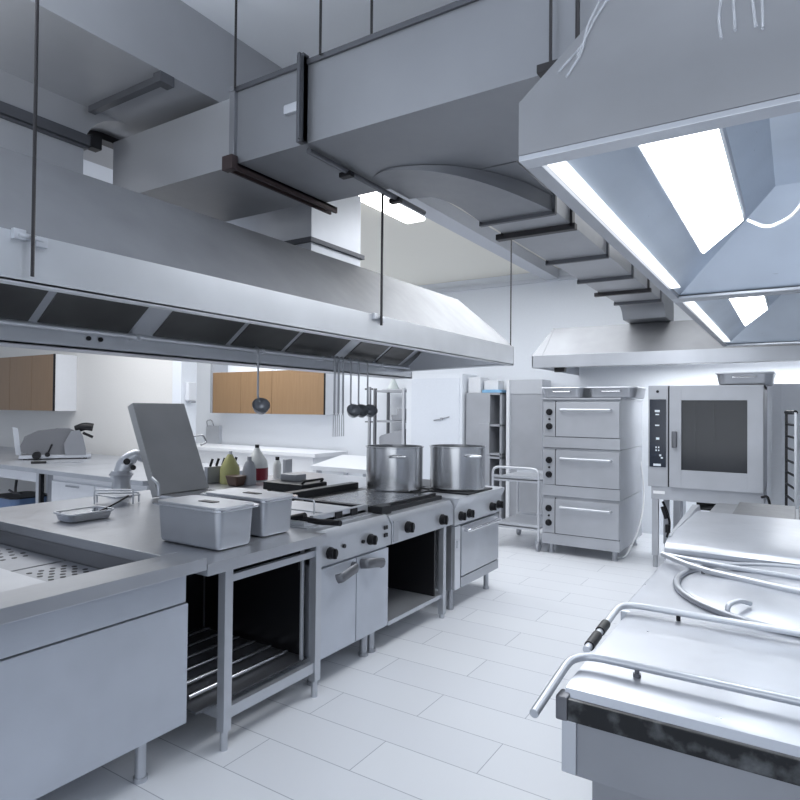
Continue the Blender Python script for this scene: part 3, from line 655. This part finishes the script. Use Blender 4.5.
B2 = thing('boiling_pan', 'steel boiling pan with round lid between bratt pan and raised unit', 'boiling pan', (.1, 2.85, 0))
MB().box(-.53, 1.1, 2.31, 3.36, .80, .885, .008).build('top_plate', ISLAND, B2)
MB().box(-.50, 1.1, 2.33, 3.34, .12, .81, .004).build('cabinet', STEEL, B2)
MB().lathe([(0, .03), (.3, .026), (.46, .014), (.485, .0)], .08, 2.85, .886, 72).build('round_lid', ISLAND, B2)
tp = [(.08 + .50 * math.cos(2 * math.pi * k / 48), 2.85 + .50 * math.sin(2 * math.pi * k / 48), .895) for k in range(49)]
MB().tube(tp, .013, 0, 10).build('lid_rim', STEEL_M, B2)
MB().tube([(-.20, 2.45, .885), (-.20, 2.45, .925), (-.165, 2.50, .935), (-.135, 2.54, .918)], .009, .025).build('lid_catch', STEEL_L, B2)
MB().tube([(-.515, 1.83, .90), (-.515, 2.26, .925), (1.1, 2.26, .93)], .011, .07, 12).build('rear_rail', STEEL_L, B1)
MB().cyl((-.515, 1.86, .9015), (-.515, 1.95, .907), .015, 12).cyl((-.515, 1.98, .909), (-.515, 2.05, .913), .015, 12).build('rail_grip', BLACK, B1)
MB().cyl((-.33, 2.26, .897), (-.33, 2.26, .925), .007, 10).build('rail_post', BLACK, B1)
MB().tube([(-.53, 3.16, .92), (-.36, 2.97, .918), (.0, 2.80, .922), (.6, 2.62, .93)], .013, .1, 12).build('lid_bar', STEEL_L, B2)
MB().cyl((-.335, 2.96, .89), (-.335, 2.96, .918), .008, 10).build('lid_bar_post', STEEL_D, B2)
MB().tube([(-.53, 3.16, .92), (-.25, 3.08, .918), (.3, 2.98, .922), (1.0, 2.90, .93)], .012, .08, 12).build('rear_bar', STEEL, B2)
MB().cyl((-.19, 3.07, .89), (-.19, 3.07, .918), .008, 10).build('rear_bar_post', STEEL_D, B2)
for x, y in ((-.42, 2.42), (-.42, 3.25)): foot(MB(), x, y, .13, .024).build('leg', STEEL, B2)
B3 = thing('raised_griddle', 'raised steel unit with sloping front edge beyond the boiling pan', 'cooking unit', (.1, 3.95, 0))
MB().prism([(3.38, .80), (3.38, .905), (3.42, .93), (3.60, .955), (4.30, .975), (4.42, .93), (4.42, .80)], 'x', -.56, 1.1).build('cover', ISLAND, B3)
MB().box(-.53, 1.1, 3.40, 4.40, .12, .81, .004).build('cabinet', STEEL, B3)
MB().hexa([(-.56, 3.5, .90), (-.54, 3.5, .90), (-.50, 4.4, .90), (-.56, 4.4, .90), (-.56, 3.5, .95), (-.55, 3.5, .95), (-.52, 4.4, 1.0), (-.56, 4.4, 1.0)]).build('side_splash', STEEL_M, B3)
for x, y in ((-.45, 3.5), (-.45, 4.3)): foot(MB(), x, y, .13, .024).build('leg', STEEL, B3)
B4 = thing('solid_top', 'far steel unit with dark flat hob plates in front of the combi oven', 'hob', (.1, 4.95, 0))
MB().box(-.52, 1.1, 4.45, 5.45, .80, .885, .006).build('top_plate', STEEL_M, B4)
MB().box(-.50, 1.1, 4.47, 5.43, .12, .81, .004).build('cabinet', STEEL, B4)
for a, b in ((-.36, .0), (.02, .5)): MB().box(a, b, 4.56, 5.38, .885, .915, .008).build('hob_plate', steel('hob_grey', (.22, .225, .24), .4, .6), B4)
for x, y in ((-.42, 4.55), (-.42, 5.35)): foot(MB(), x, y, .13, .024).build('leg', STEEL, B4)

# ------------------------------------------------------------------ ovens on the back
V = thing('deck_oven', 'three tier steel deck oven stack standing between trolley and combi oven', 'oven', (-2.0, 7.35, 0))
ox0, ox1, oy0, oy1 = -2.40, -1.555, 6.74, 7.86
for k in range(3):
    z0 = .11 + k * .5367; z1 = z0 + .5367
    b = MB().box(ox0, ox1, oy0 + .02, oy1, z0, z1 - .004, .004).build('deck', SATIN, V)
    MB().box(ox0, ox1, oy0, oy0 + .03, z0, z0 + .12, .004).build('lower_strip', SATIN, b)
    MB().box(ox0 + .01, ox0 + .145, oy0 + .002, oy0 + .03, z0 + .125, z1 - .035, .004).build('control_panel', SATIN, b)
    for zz in (z0 + .235, z0 + .395):
        MB().cyl((ox0 + .078, oy0 + .004, zz), (ox0 + .078, oy0 - .01, zz), .036, 20).cyl((ox0 + .078, oy0 - .008, zz), (ox0 + .078, oy0 - .035, zz), .028, 20).build('knob', BLACK, b)
    MB().cyl((ox0 + .08, oy0 + .004, z0 + .315), (ox0 + .08, oy0 - .006, z0 + .315), .012, 12).build('indicator', BLACK, b)
    d = MB().box(ox0 + .155, ox1 - .006, oy0 - .008, oy0 + .03, z0 + .125, z1 - .03, .005).build('door', SATIN, b)
    MB().tube([(ox0 + .22, oy0 - .008, z1 - .115), (ox0 + .22, oy0 - .05, z1 - .115), (ox1 - .09, oy0 - .05, z1 - .115), (ox1 - .09, oy0 - .008, z1 - .115)], .013, .012).build('door_handle', STEEL_L, d)
    MB().box(ox0 + .155, ox1, oy0 - .002, oy0 + .02, z0 + .1195, z0 + .1245, 0).box(ox0 + .148, ox0 + .154, oy0 - .001, oy0 + .02, z0 + .12, z1 - .02, 0).build('door_gap', BLACK, b)
MB().box(ox0 - .01, ox1 + .01, oy0 - .01, oy1, 1.716, 1.735, .004).build('top_plate', SATIN, V)
for x, y in ((ox0 + .08, oy0 + .09), (ox1 - .07, oy0 + .09), (ox0 + .08, oy1 - .1), (ox1 - .07, oy1 - .1)): foot(MB(), x, y, .115, .03).build('leg', STEEL_M, V)
MB().tube([(-1.56, 7.8, 1.0), (-1.5, 7.75, .6), (-1.49, 7.4, .25), (-1.55, 7.0, .02), (-1.62, 6.9, .012)], .009, .3).build('power_cable', CABLEW, V)
# roasting pans
def roaster(x0, x1, y0, y1, z, label, hgt=.115):
    cx, cyy = (x0 + x1) / 2, (y0 + y1) / 2
    o = thing('roasting_pan', label, 'roasting pan', (cx, cyy, z), 'roasting pans stored on top of the ovens')
    m = MB().rbox(x0, x1, y0, y1, z + .001, z + hgt, .09, .015, 6, False); m.rbox(x0 + .006, x1 - .006, y0 + .006, y1 - .006, z + .006, z + hgt, .085, .015, 6, False); m.build('body', STEEL_M, o)
    zr = z + hgt
    MB().tube([(x0, y0, zr), (x1, y0, zr), (x1, y1, zr), (x0, y1, zr), (x0, y0 - .0, zr)], .009, .09, 8).build('rim', STEEL_L, o)
    MB().tube([(cx - .1, y0 - .0, zr - .03), (cx - .1, y0 - .03, zr - .045), (cx + .1, y0 - .03, zr - .045), (cx + .1, y0 - .0, zr - .03)], .008, .02).build('handle', STEEL_P, o)
    return o
roaster(-2.45, -1.98, 6.85, 7.4, 1.736, 'roasting pan on the left of the deck oven top, above the knobs')
roaster(-1.93, -1.42, 6.85, 7.45, 1.736, 'roasting pan on the right of the deck oven top')
roaster(-.66, -.17, 6.8, 7.35, 1.862, 'roasting pan on top of the combi oven')
# combi oven
K = thing('combi_oven', 'large steel combi oven with glass door and dark touch panel on stand', 'oven', (-.77, 7.15, 0))
kx0, kx1, ky0, ky1 = -1.28, -.25, 6.75, 7.55
m = MB()
m.box(kx0, kx1 - .0, ky1 - .03, ky1, .83, 1.86, .004); m.box(kx0, kx0 + .19, ky0 + .01, ky1, .83, 1.86, .004); m.box(kx1 - .04, kx1, ky0 + .04, ky1, .83, 1.86, .004)
m.box(kx0, kx1, ky0 + .03, ky1, 1.82, 1.86, .004); m.box(kx0, kx1, ky0 + .03, ky1, .83, .87, .004)
m.build('cabinet', SATIN, K)
MB().box(kx0 + .195, kx1 - .045, ky0 + .10, ky1 - .035, .875, 1.815, .003).build('cavity', GREYP, K)
d = MB(); wx0, wx1, wz0, wz1 = -.96, -.385, 1.015, 1.71
d.box(-1.072, wx0, ky0 - .03, ky0 + .025, .835, 1.857, .005); d.box(wx1, kx1 - .004, ky0 - .03, ky0 + .025, .835, 1.857, .005)
d.box(wx0 - .002, wx1 + .002, ky0 - .028, ky0 + .025, .835, wz0, .003); d.box(wx0 - .002, wx1 + .002, ky0 - .028, ky0 + .025, wz1, 1.857, .003)
d = d.build('door', SATIN, K)
MB().box(wx0, wx1, ky0 - .022, ky0 - .012, wz0, wz1, .002).build('door_glass', OVGLASS, d)
MB().box(-1.045, -1.0, ky0 - .075, ky0 - .028, 1.235, 1.40, .010).build('door_handle', STEEL_D, d)
MB().box(-.85, -.842, ky0 + .05, ky0 + .09, 1.02, 1.7, .001).box(-.68, -.672, ky0 + .03, ky0 + .09, 1.3, 1.7, .001).build('rack_rail', SATIN, K)
s_ = MB().box(kx0 + .015, kx0 + .172, ky0 - .004, ky0 + .012, 1.03, 1.72, .003).build('touch_panel', SCREEN, K)
for (x, z, w, hh) in ((-1.19, 1.60, .03, .014), (-1.19, 1.565, .022, .008), (-1.19, 1.455, .026, .008), (-1.185, 1.32, .02, .014), (-1.20, 1.23, .008, .01), (-1.175, 1.23, .008, .01), (-1.20, 1.20, .008, .01), (-1.175, 1.20, .008, .01), (-1.16, 1.15, .012, .012), (-1.145, 1.125, .012, .01), (-1.19, 1.052, .045, .014)):
    MB().box(x - w * .8, x + w * .8, ky0 - .0065, ky0 - .003, z - hh * .8, z + hh * .8, .001).build('screen_icon', ICON, s_)
MB().cyl((-1.19, ky0 + .012, 1.80), (-1.19, ky0 + .004, 1.80), .014).build('badge', BLACK, K)
MB().box(-1.085, -1.074, ky0 - .002, ky0 + .02, .835, 1.857, 0).build('door_gap', BLACK, K)
MB().box(kx0 + .03, kx1 - .0, ky0 + .02, ky1 - .02, .70, .83, .004).build('plinth', SATIN, K)
MB().box(kx0 + .05, kx0 + .16, ky0 + .015, ky0 + .022, .755, .785, .001).build('label_plate', LABELW, K)
for x, y in ((kx0 + .065, ky0 + .06), (kx1 - .06, ky0 + .06), (kx0 + .065, ky1 - .08), (kx1 - .06, ky1 - .08)):
    MB().box(x - .03, x + .03, y - .03, y + .03, .12, .70, .003).cyl((x, y, 0), (x, y, .13), .024).build('leg', SATIN, K)
MB().box(-1.09, -1.02, 7.1, 7.5, .05, .70, .003).build('rear_post', STEEL_M, K)
MB().tube([(-1.16, 6.9, .66), (-1.10, 6.85, .55), (-1.08, 6.85, .42), (-1.12, 6.9, .3)], .012, .1).cyl((-1.15, 6.84, .62), (-1.11, 6.83, .50), .024).cyl((-1.10, 6.83, .44), (-1.10, 6.83, .36), .026).build('power_plug', BLACK, K)
MB().tube([(-.98, 6.88, .7), (-.98, 6.88, .45), (-1.06, 6.9, .25), (-1.02, 6.95, .1)], .014, .15).build('drain_hose', GREYP, K)
MB().box(-.85, -.62, 6.95, 7.1, .6, .7, .006).tube([(-.88, 6.9, .61), (-.64, 6.9, .67)], .02).build('valve', BLACK, K)
MB().tube([(-.27, 6.73, .80), (-.22, 6.72, .82), (-.2, 6.72, .74)], .012, .04).build('side_hose', BLACK, K)
# tray rack at the right edge
t = thing('tray_rack', 'narrow slotted tray rack by the right edge beside the combi oven', 'tray rack', (-.05, 6.85, 0))
a, b = (-.075, 7.1), (.0, 6.6)
MB().box(a[0] - .012, a[0] + .012, a[1] - .012, a[1] + .012, .02, 1.61, .002).build('post', BRACK, t)
MB().box(b[0] - .01, b[0] + .01, b[1] - .01, b[1] + .01, .02, 1.60, .002).build('post', STEEL_L, t)
for k in range(14):
    z = 1.60 - k * .115
    MB().tube([(*a, z), (*b, z)], .011 if k else .02, 0, 8).build('runner', BLACK, t)
for p_ in (a, b): MB().cyl((p_[0], p_[1], 0), (p_[0], p_[1], .03), .02).build('foot', BLACK, t)
tag(MB().box(-.30, .75, 7.62, 7.70, 0, 1.9, .006).box(-.21, -.12, 7.58, 7.63, 0, 1.9, .004).build('partition_panel', plain('panel_grey', (.82, .84, .88), .6), origin=(.3, 7.66, 0)), 'pale upright panel behind the slotted tray rack at the right edge', 'panel')

# trolley
t = thing('service_trolley', 'two shelf steel service trolley on castors left of the deck oven', 'trolley', (-2.72, 7.13, 0))
tx0, tx1, ty0, ty1 = -3.0, -2.44, 6.74, 7.52
for z, nm in ((.79, 'top_shelf'), (.25, 'bottom_shelf')):
    MB().box(tx0, tx1, ty0, ty1, z, z + .02, .004).box(tx0, tx1, ty0, ty0 + .012, z - .02, z + .05, .003).box(tx0, tx1, ty1 - .012, ty1, z - .02, z + .05, .003).build(nm, STEEL_L, t)
MB().tube([(tx0, ty0, .12), (tx0, ty0, .93), (tx1, ty0, .93), (tx1, ty0, .12)], .015, .08, 12).build('handle_frame', STEEL_L, t)
for x in (tx0, tx1): MB().cyl((x, ty1, .12), (x, ty1, .83), .014, 12).build('rear_post', STEEL_L, t)
for x in (tx0 + .02, tx1 - .01):
    for y in (ty0 + .02, ty1 - .02):
        c = MB().box(x - .02, x + .02, y - .03, y + .03, .09, .135, .004).build('castor', STEEL_M, t)
        MB().cyl((x - .014, y + .015, .055), (x + .014, y + .015, .055), .055, 20).build('wheel', GREYP, c)
# tall cabinet, lockers, cold room, rack
t = thing('tall_cabinet', 'tall plain grey steel cabinet between lockers and deck oven', 'cabinet', (-3.15, 8.4, 0))
MB().box(-3.40, -2.93, 8.22, 8.56, 0, 1.82, .004).build('body', GREYC, t)
MB().box(-3.40, -2.93, 8.21, 8.56, 1.822, 2.02, .004).build('upper_panel', plain('pale_grey', (.50, .52, .56), .5), t)
MB().box(-3.445, -3.40, 8.18, 8.56, 0, 2.02, .004).build('edge_strip', WHITE, t)
t = thing('locker_unit', 'grey locker unit with open cubbies standing beside the white cold room', 'lockers', (-3.8, 8.3, 0))
MB().box(-4.06, -3.68, 8.15, 8.55, .02, 1.84, .004).build('body', GREYC, t)
m = MB().box(-3.68, -3.50, 8.5, 8.55, .02, 1.84, .002).box(-3.53, -3.50, 8.15, 8.55, .02, 1.84, .003)
for z in (.02, .9, .95, 1.36, 1.81): m.box(-3.68, -3.50, 8.15, 8.55, z, z + .03, .002)
m.build('cubbies', GREYP, t)
MB().box(-3.85, -3.68, 8.13, 8.16, .95, 1.40, .004).cyl((-3.81, 8.13, 1.12), (-3.81, 8.12, 1.12), .012).build('locker_door', GREYC, t)
MB().box(-3.85, -3.76, 8.135, 8.15, .3, .86, .002).build('vent_slot', BLACK, t)
tag(MB().box(-4.05, -3.86, 8.2, 8.5, 1.842, 2.07, .005).box(-3.86, -3.855, 8.2, 8.5, 1.842, 2.05, .001).build('white_panel_box', WHITE, origin=(-3.95, 8.35, 1.842)), 'white box on the left of the grey locker unit top', 'box')
tag(MB().box(-3.84, -3.54, 8.22, 8.45, 1.842, 1.885, .008).build('folded_cloth', SKYB, origin=(-3.7, 8.3, 1.842)), 'pale blue folded item on top of the grey lockers', 'cloth')
tag(MB().box(-3.82, -3.60, 8.25, 8.45, 1.886, 2.02, .006).build('storage_box', WHITE, origin=(-3.7, 8.35, 1.886)), 'white box resting on the pale blue item above the lockers', 'box')
tag(MB().box(-3.495, -3.45, 8.45, 8.58, 0, 2.0, .003).build('tan_board', TAPE, origin=(-3.47, 8.5, 0)), 'tan board leaning upright between the lockers and tall cabinet', 'board')
t = thing('cold_room', 'white cold room block with flush door behind the stockpots', 'cold room', (-4.55, 8.35, 0))
MB().box(-5.06, -4.10, 8.1, 8.59, 0, 2.12, .006).build('body', WALLW, t)
MB().box(-4.96, -4.14, 8.085, 8.1, .1, 2.06, .004).build('door', plain('cold_door', (.74, .78, .85), .4), t)
MB().tube([(-4.56, 8.08, 1.43), (-4.42, 8.06, 1.455), (-4.30, 8.08, 1.485)], .008, .04).cyl((-4.42, 8.08, 1.455), (-4.42, 8.05, 1.455), .018).build('door_handle', GREYP, t)
t = thing('shelf_rack', 'steel shelf rack with black posts seen above the left stockpot', 'shelving', (-5.4, 8.3, 0))
rx0, rx1, ry0, ry1 = -5.66, -5.12, 8.12, 8.5
for x, y, mt in ((rx0, ry0, STEEL_D), (rx1, ry0, STEEL_L), (rx0 - .0, ry1, STEEL_D), (rx1, ry1, STEEL_D)):
    MB().box(x - .02, x + .02, y - .02, y + .02, 0, 1.92, .003).build('post', mt, t)
for z in (.4, .9, 1.38, 1.86): MB().box(rx0 - .01, rx1 + .04, ry0, ry1, z, z + .03, .003).build('shelf', STEEL_M, t)
t2 = thing('rack_post', 'dark upright post standing left of the shelf rack', 'post', (-5.86, 8.25, 0))
MB().box(-5.88, -5.84, 8.23, 8.27, 0, 1.95, .003).build('upright', STEEL_M, t2)
MB().box(-5.95, -5.8, 8.235, 8.265, 1.9, 1.93, .002).box(-5.94, -5.8, 8.235, 8.265, 1.37, 1.39, .002).build('cross_arm', STEEL_D, t2)
tag(MB().lathe([(.001, .2), (.005, .2), (.10, .0), (.11, 0), (.11, .01), (0, .01)], -5.40, 8.25, 1.905, 32).build('conical_strainer', CONE, origin=(-5.40, 8.25, 1.905)), 'pale conical strainer standing point up on the shelf rack top', 'strainer')
tag(MB().rbox(-5.56, -5.14, 8.14, 8.44, 1.891, 1.905, .03).build('flat_tray', STEEL_L, origin=(-5.36, 8.3, 1.891)), 'flat tray under the conical strainer on the rack top', 'tray')
tag(MB().rbox(-5.40, -5.15, 8.18, 8.44, 1.411, 1.50, .03, .01).box(-5.3, -5.16, 8.2, 8.4, 1.5, 1.6, .004).build('tin', STEEL_M, origin=(-5.27, 8.3, 1.411)), 'small stacked tins on the middle shelf of the rack', 'tin')
m = MB().prism([(-5.60, .932), (-5.60, 1.14), (-5.57, 1.17), (-5.16, 1.28), (-5.16, .932)], 'y', 8.16, 8.46)
tag(m.build('storage_bin', GREYP, origin=(-5.38, 8.3, .932)), 'dark grey lidded bin on the rack shelf behind the left stockpot', 'bin')

# ------------------------------------------------------------------ back left zone
def cupboards(xs, y0, y1, z0, z1, label, side):
    t = thing('wall_cupboard', label, 'wall cupboard', ((xs[0] + xs[-1]) / 2, (y0 + y1) / 2, z0))
    MB().box(xs[0], xs[-1], y0 + .02, y1, z0, z1, .003).build('carcass', WHITE, t)
    for a, b in zip(xs, xs[1:]): MB().box(a + .004, b - .004, y0, y0 + .02, z0 + .003, z1 - .003, .002).build('door', WOOD, t)
    MB().box(xs[-1] - .002, xs[-1] + .02, y0 - .004, y0 + .02, z0, z1, .001).build('edge_strip', BLACK, t)
    return t
cupboards([-12.2, -11.45, -10.62, -9.95, -9.33], 4.99, 5.349, 1.515, 2.37, 'brown fronted wall cupboard with white side at far left', 1)
t = cupboards([-9.60, -8.82, -8.02, -6.8], 8.22, 8.595, 1.48, 2.27, 'brown fronted wall cupboard row behind the single hanging ladle', 0)
MB().box(-9.66, -9.60, 8.21, 8.595, 1.48, 2.55, .002).build('side_panel', GREYP, t)
tag(MB().box(-8.35, -8.1, 8.28, 8.4, 2.272, 2.33, .006).build('storage_box', WHITE, origin=(-8.2, 8.3, 2.272)), 'small white box on top of the brown cupboards behind the ladle', 'box')
# prep benches
t = thing('prep_bench', 'long pale worktop bench carrying the slicer at far left', 'worktable', (-9.2, 4.4, 0))
MB().box(-12.5, -7.05, 3.62, 5.2, .85, .90, .008).build('worktop', STEEL, t)
for x, y in ((-7.12, 3.68), (-9.6, 3.68), (-12.4, 3.68), (-7.12, 5.1), (-9.6, 5.1)): MB().box(x - .03, x + .03, y - .03, y + .03, 0, .85, .003).build('leg', STEEL_L, t)
MB().box(-12.4, -7.15, 3.66, 3.70, .74, .85, .003).build('apron', WHITE, t)
t = thing('prep_cabinet', 'white doored bench cabinet with pale worktop between slicer and propped lid', 'cabinet', (-6.1, 4.3, 0))
MB().box(-7.03, -5.15, 3.6, 5.2, .85, .90, .010).build('worktop', STEEL, t)
MB().box(-6.85, -5.2, 3.68, 5.2, .08, .85, .003).build('carcass', WHITE, t)
for a, b in ((-6.84, -6.03), (-6.02, -5.21)):
    d = MB().box(a, b, 3.66, 3.68, .1, .78, .003).build('door', WHITE, t)
    MB().box((a + b) / 2 - .12, (a + b) / 2 + .12, 3.65, 3.66, .735, .75, .002).build('door_pull', GREYP, d)
MB().box(-7.0, -6.87, 3.70, 3.74, .05, .84, .003).build('dark_gap_panel', GREYP, t)
for x, y in ((-6.8, 3.75), (-5.3, 3.75), (-5.3, 5.1), (-6.8, 5.1)): MB().cyl((x, y, 0), (x, y, .09), .025).build('foot', BLACK, t)
MB().box(-7.025, -6.99, 3.62, 3.66, 0, .85, .002).build('end_post', BLACK, t)
for k, (x, lb) in enumerate(((-7.55, 'black hook bracket hanging under the bench edge near its leg'), (-8.05, 'black hook bracket under the bench edge at the far left'))):
    o = MB().tube([(x, 3.64, .74), (x, 3.63, .64), (x + .02, 3.62, .60)], .014, .02).tube([(x - .12, 3.62, .615), (x, 3.61, .595), (x + .14, 3.62, .60)], .012, .03).build('hook_bracket', BLACK, origin=(x, 3.64, .74))
    tag(o, lb, 'hook', 'hooks under the prep bench')
t = thing('waste_bin', 'blue plastic bin standing under the bench at far left', 'bin', (-8.1, 3.95, 0))
MB().rbox(-8.4, -7.85, 3.75, 4.2, 0.001, .47, .1, .06).build('body', BLUE, t)
MB().rbox(-8.42, -7.83, 3.73, 4.22, .47, .485, .1).build('rim', BLACK, t)
# slicer, facing the middle of the room
def rotmesh(mb, ang, c):
    M_ = Matrix.Translation(c) @ Matrix.Rotation(ang, 4, 'Z')
    for v in mb.bm.verts: v.co = M_ @ v.co
    return mb
t = thing('meat_slicer', 'grey rounded meat slicer with black knob on the far left bench', 'slicer', (-8.25, 4.45, .90))
c = Vector((-8.20, 4.45, .90)); A_ = R(60)
body = MB(); pr = [(-.40, .10), (-.41, .18), (-.36, .30), (-.22, .37), (.0, .40), (.14, .40), (.22, .36), (.27, .25), (.30, .10), (.30, .05), (-.3, .06)]
body.prism(pr, 'y', -.10, .06); rotmesh(body, A_, c); body.build('housing', plain('slicer_grey', (.13, .135, .15), .4), t)
b2 = MB(); b2.prism([(.10, .05), (.08, .2), (.16, .36), (.26, .38), (.30, .3), (.34, .12), (.34, .05)], 'y', -.16, .0); rotmesh(b2, A_, c).build('blade_guard', BASE, t)
b3 = MB().box(-.42, .40, -.16, .16, .015, .06, .01); rotmesh(b3, A_, c).build('base', STEEL, t)
b4 = MB().tube([(.22, -.05, .385), (.32, -.08, .43), (.42, -.08, .41)], .052, .05, 14).tube([(.30, -.08, .34), (.42, -.08, .28)], .018); rotmesh(b4, A_, c).build('pusher_knob', BLACK, t)
b5 = MB().slab([(-.46, -.05, .06), (-.40, -.05, .06), (-.44, -.05, .40), (-.50, -.05, .42)], .01); rotmesh(b5, A_, c).build('gauge_plate', STEEL, t)
b6 = MB().cyl((-.22, -.24, .06), (-.22, -.16, .06), .05).cyl((-.10, -.24, .07), (-.10, -.16, .07), .03).tube([(-.1, -.2, .07), (-.05, -.2, .2)], .012); rotmesh(b6, A_, c).build('thickness_dial', BLACK, t)
for x, y in ((-.35, -.12), (.33, -.12), (-.35, .12), (.33, .12)): rotmesh(MB().cyl((x, y, .0), (x, y, .02), .025), A_, c).build('foot', BLACK, t)
t = thing('kitchen_knife', 'knife with pale blade and black handle lying on the bench before the slicer', 'knife', (-7.6, 4.0, .90))
k1 = MB().slab([(0, -.03, .012), (.36, -.03, .012), (.40, .01, .012), (0, .02, .012)], .008); rotmesh(k1, A_, Vector((-7.6, 4.0, .90))).build('blade', STEEL_P, t)
k2 = MB().tube([(-.16, 0, .016), (0, 0, .016)], .016); rotmesh(k2, A_, Vector((-7.6, 4.0, .90))).build('handle', BLACK, t)
# wall items, far counter, far table
t = thing('soap_dispenser', 'small white dispenser on the wall end beside the brown cupboards', 'dispenser', (-6.78, 5.42, 1.7))
MB().box(-6.799, -6.72, 5.36, 5.48, 1.68, 1.92, .012).build('case', WHITE, t)
MB().box(-6.76, -6.70, 5.38, 5.46, 1.65, 1.68, .006).build('lever', GREYP, t)
t = thing('back_counter', 'white counter along the back wall below the brown cupboards', 'kitchen counter', (-8.2, 8.0, 0))
MB().box(-10.2, -6.5, 7.65, 8.52, .80, .86, .006).build('worktop', WHITE, t)
MB().box(-10.1, -6.6, 7.72, 8.52, .02, .80, .003).build('cabinet', WHITE, t)
t = thing('socket_panel', 'grey wall switch box with wire beside the propped open lid', 'switch box', (-9.9, 8.59, 1.0))
MB().box(-10.15, -9.75, 8.53, 8.599, .75, 1.22, .008).build('box', STEEL_L, t)
MB().tube([(-10.1, 8.53, 1.2), (-10.1, 8.50, 1.32), (-9.95, 8.50, 1.34), (-9.92, 8.53, 1.22)], .012, .05).build('wire_loop', GREYP, t)
t = thing('packing_table', 'white topped low table standing behind the left stockpot', 'worktable', (-5.0, 6.5, 0))
MB().prism([(-5.75, 7.4), (-4.85, 7.4), (-4.1, 5.75), (-4.95, 5.75)], 'z', .85, .90).build('worktop', WHITE, t)
MB().prism([(-5.6, 7.3), (-4.95, 7.3), (-4.25, 5.9), (-4.9, 5.9)], 'z', .42, .46).build('undershelf', WHITE, t)
for x, y in ((-4.9, 5.85), (-4.2, 5.85), (-5.6, 7.3), (-4.95, 7.3)): MB().box(x - .025, x + .025, y - .025, y + .025, 0, .85, .003).build('leg', STEEL, t)
tag(MB().box(-2.60, -2.52, 8.585, 8.599, 2.60, 2.66, .003).box(-2.48, -2.44, 8.585, 8.599, 2.61, 2.65, .003).build('wall_socket', BLACK, origin=(-2.54, 8.59, 2.63)), 'pair of small dark sockets high on the back wall left of the wall hood', 'socket')

# ------------------------------------------------------------------ lights
def area(name, loc, size, sizey, energy, col=(1, 1, 1), rot=(0, 0, 0)):
    l = bpy.data.lights.new(name, 'AREA'); l.shape = 'RECTANGLE'; l.size = size; l.size_y = sizey; l.energy = energy; l.color = col
    o = bpy.data.objects.new(name, l); COL.objects.link(o); o.location = loc; o.rotation_euler = rot; return o
area('ceiling_lamp_far', (-2.2, 6.0, 3.4), 3.0, 2.5, 88, (.93, .96, 1))
area('ceiling_lamp_left', (-6.5, 3.6, 3.5), 3.5, 2.5, 100, (.97, .98, 1))
area('ceiling_lamp_left_far', (-8.0, 7.0, 3.5), 3.0, 1.5, 85, (.95, .97, 1))
area('aisle_fill', (-1.3, 4.0, 2.68), .6, 3.5, 38, (.93, .96, 1))  # unseen light added below the ducts for stronger bounce off the floor
area('hood_lamp_right', (.4, 3.2, 2.08), 1.0, 3.4, 15, (.9, .95, 1))
area('hood_lamp_back', (-.4, 8.0, 2.15), 2.4, .3, 34, (.95, .98, 1))
area('room_fill', (-.6, -2.4, 1.7), 5, 2.4, 55, (.90, .95, 1), (R(98), 0, R(15)))
area('ceiling_fill', (.5, 1.9, 2.9), 1.2, 1.2, 38, (.92, .96, 1), (R(180), 0, 0))  # added without any fixture, brightens the near ceiling
area('ceiling_fill', (-2.6, .2, 2.62), 1.0, 1.0, 26, (.92, .96, 1), (R(180), 0, 0))  # second unseen light, added to lift the ceiling above the left hood
w = bpy.data.worlds.new('world'); SC.world = w; w.use_nodes = True
w.node_tree.nodes['Background'].inputs[0].default_value = (.78, .86, 1, 1); w.node_tree.nodes['Background'].inputs[1].default_value = .5
SC.view_settings.view_transform = 'Standard'; SC.view_settings.look = 'None'; SC.view_settings.exposure = .14

# ------------------------------------------------------------------ camera
yaw, pitch, roll = R(32.58), R(.80), R(.543)
cp, sp, cw, sw = math.cos(pitch), math.sin(pitch), math.cos(yaw), math.sin(yaw)
Fv = Vector((-sw * cp, cw * cp, sp)); Rv = Vector((cw, sw, 0)); Uv = Rv.cross(Fv)
R2 = Rv * math.cos(roll) + Uv * math.sin(roll); U2 = -Rv * math.sin(roll) + Uv * math.cos(roll)
cam = bpy.data.cameras.new('camera'); co = bpy.data.objects.new('camera', cam); COL.objects.link(co)
M3 = Matrix((R2, U2, -Fv)).transposed()
co.matrix_world = Matrix.Translation((0, 0, 1.6)) @ M3.to_4x4()
cam.sensor_width = 36; cam.lens = 36 * 619 / 800; cam.clip_start = .02
SC.camera = co
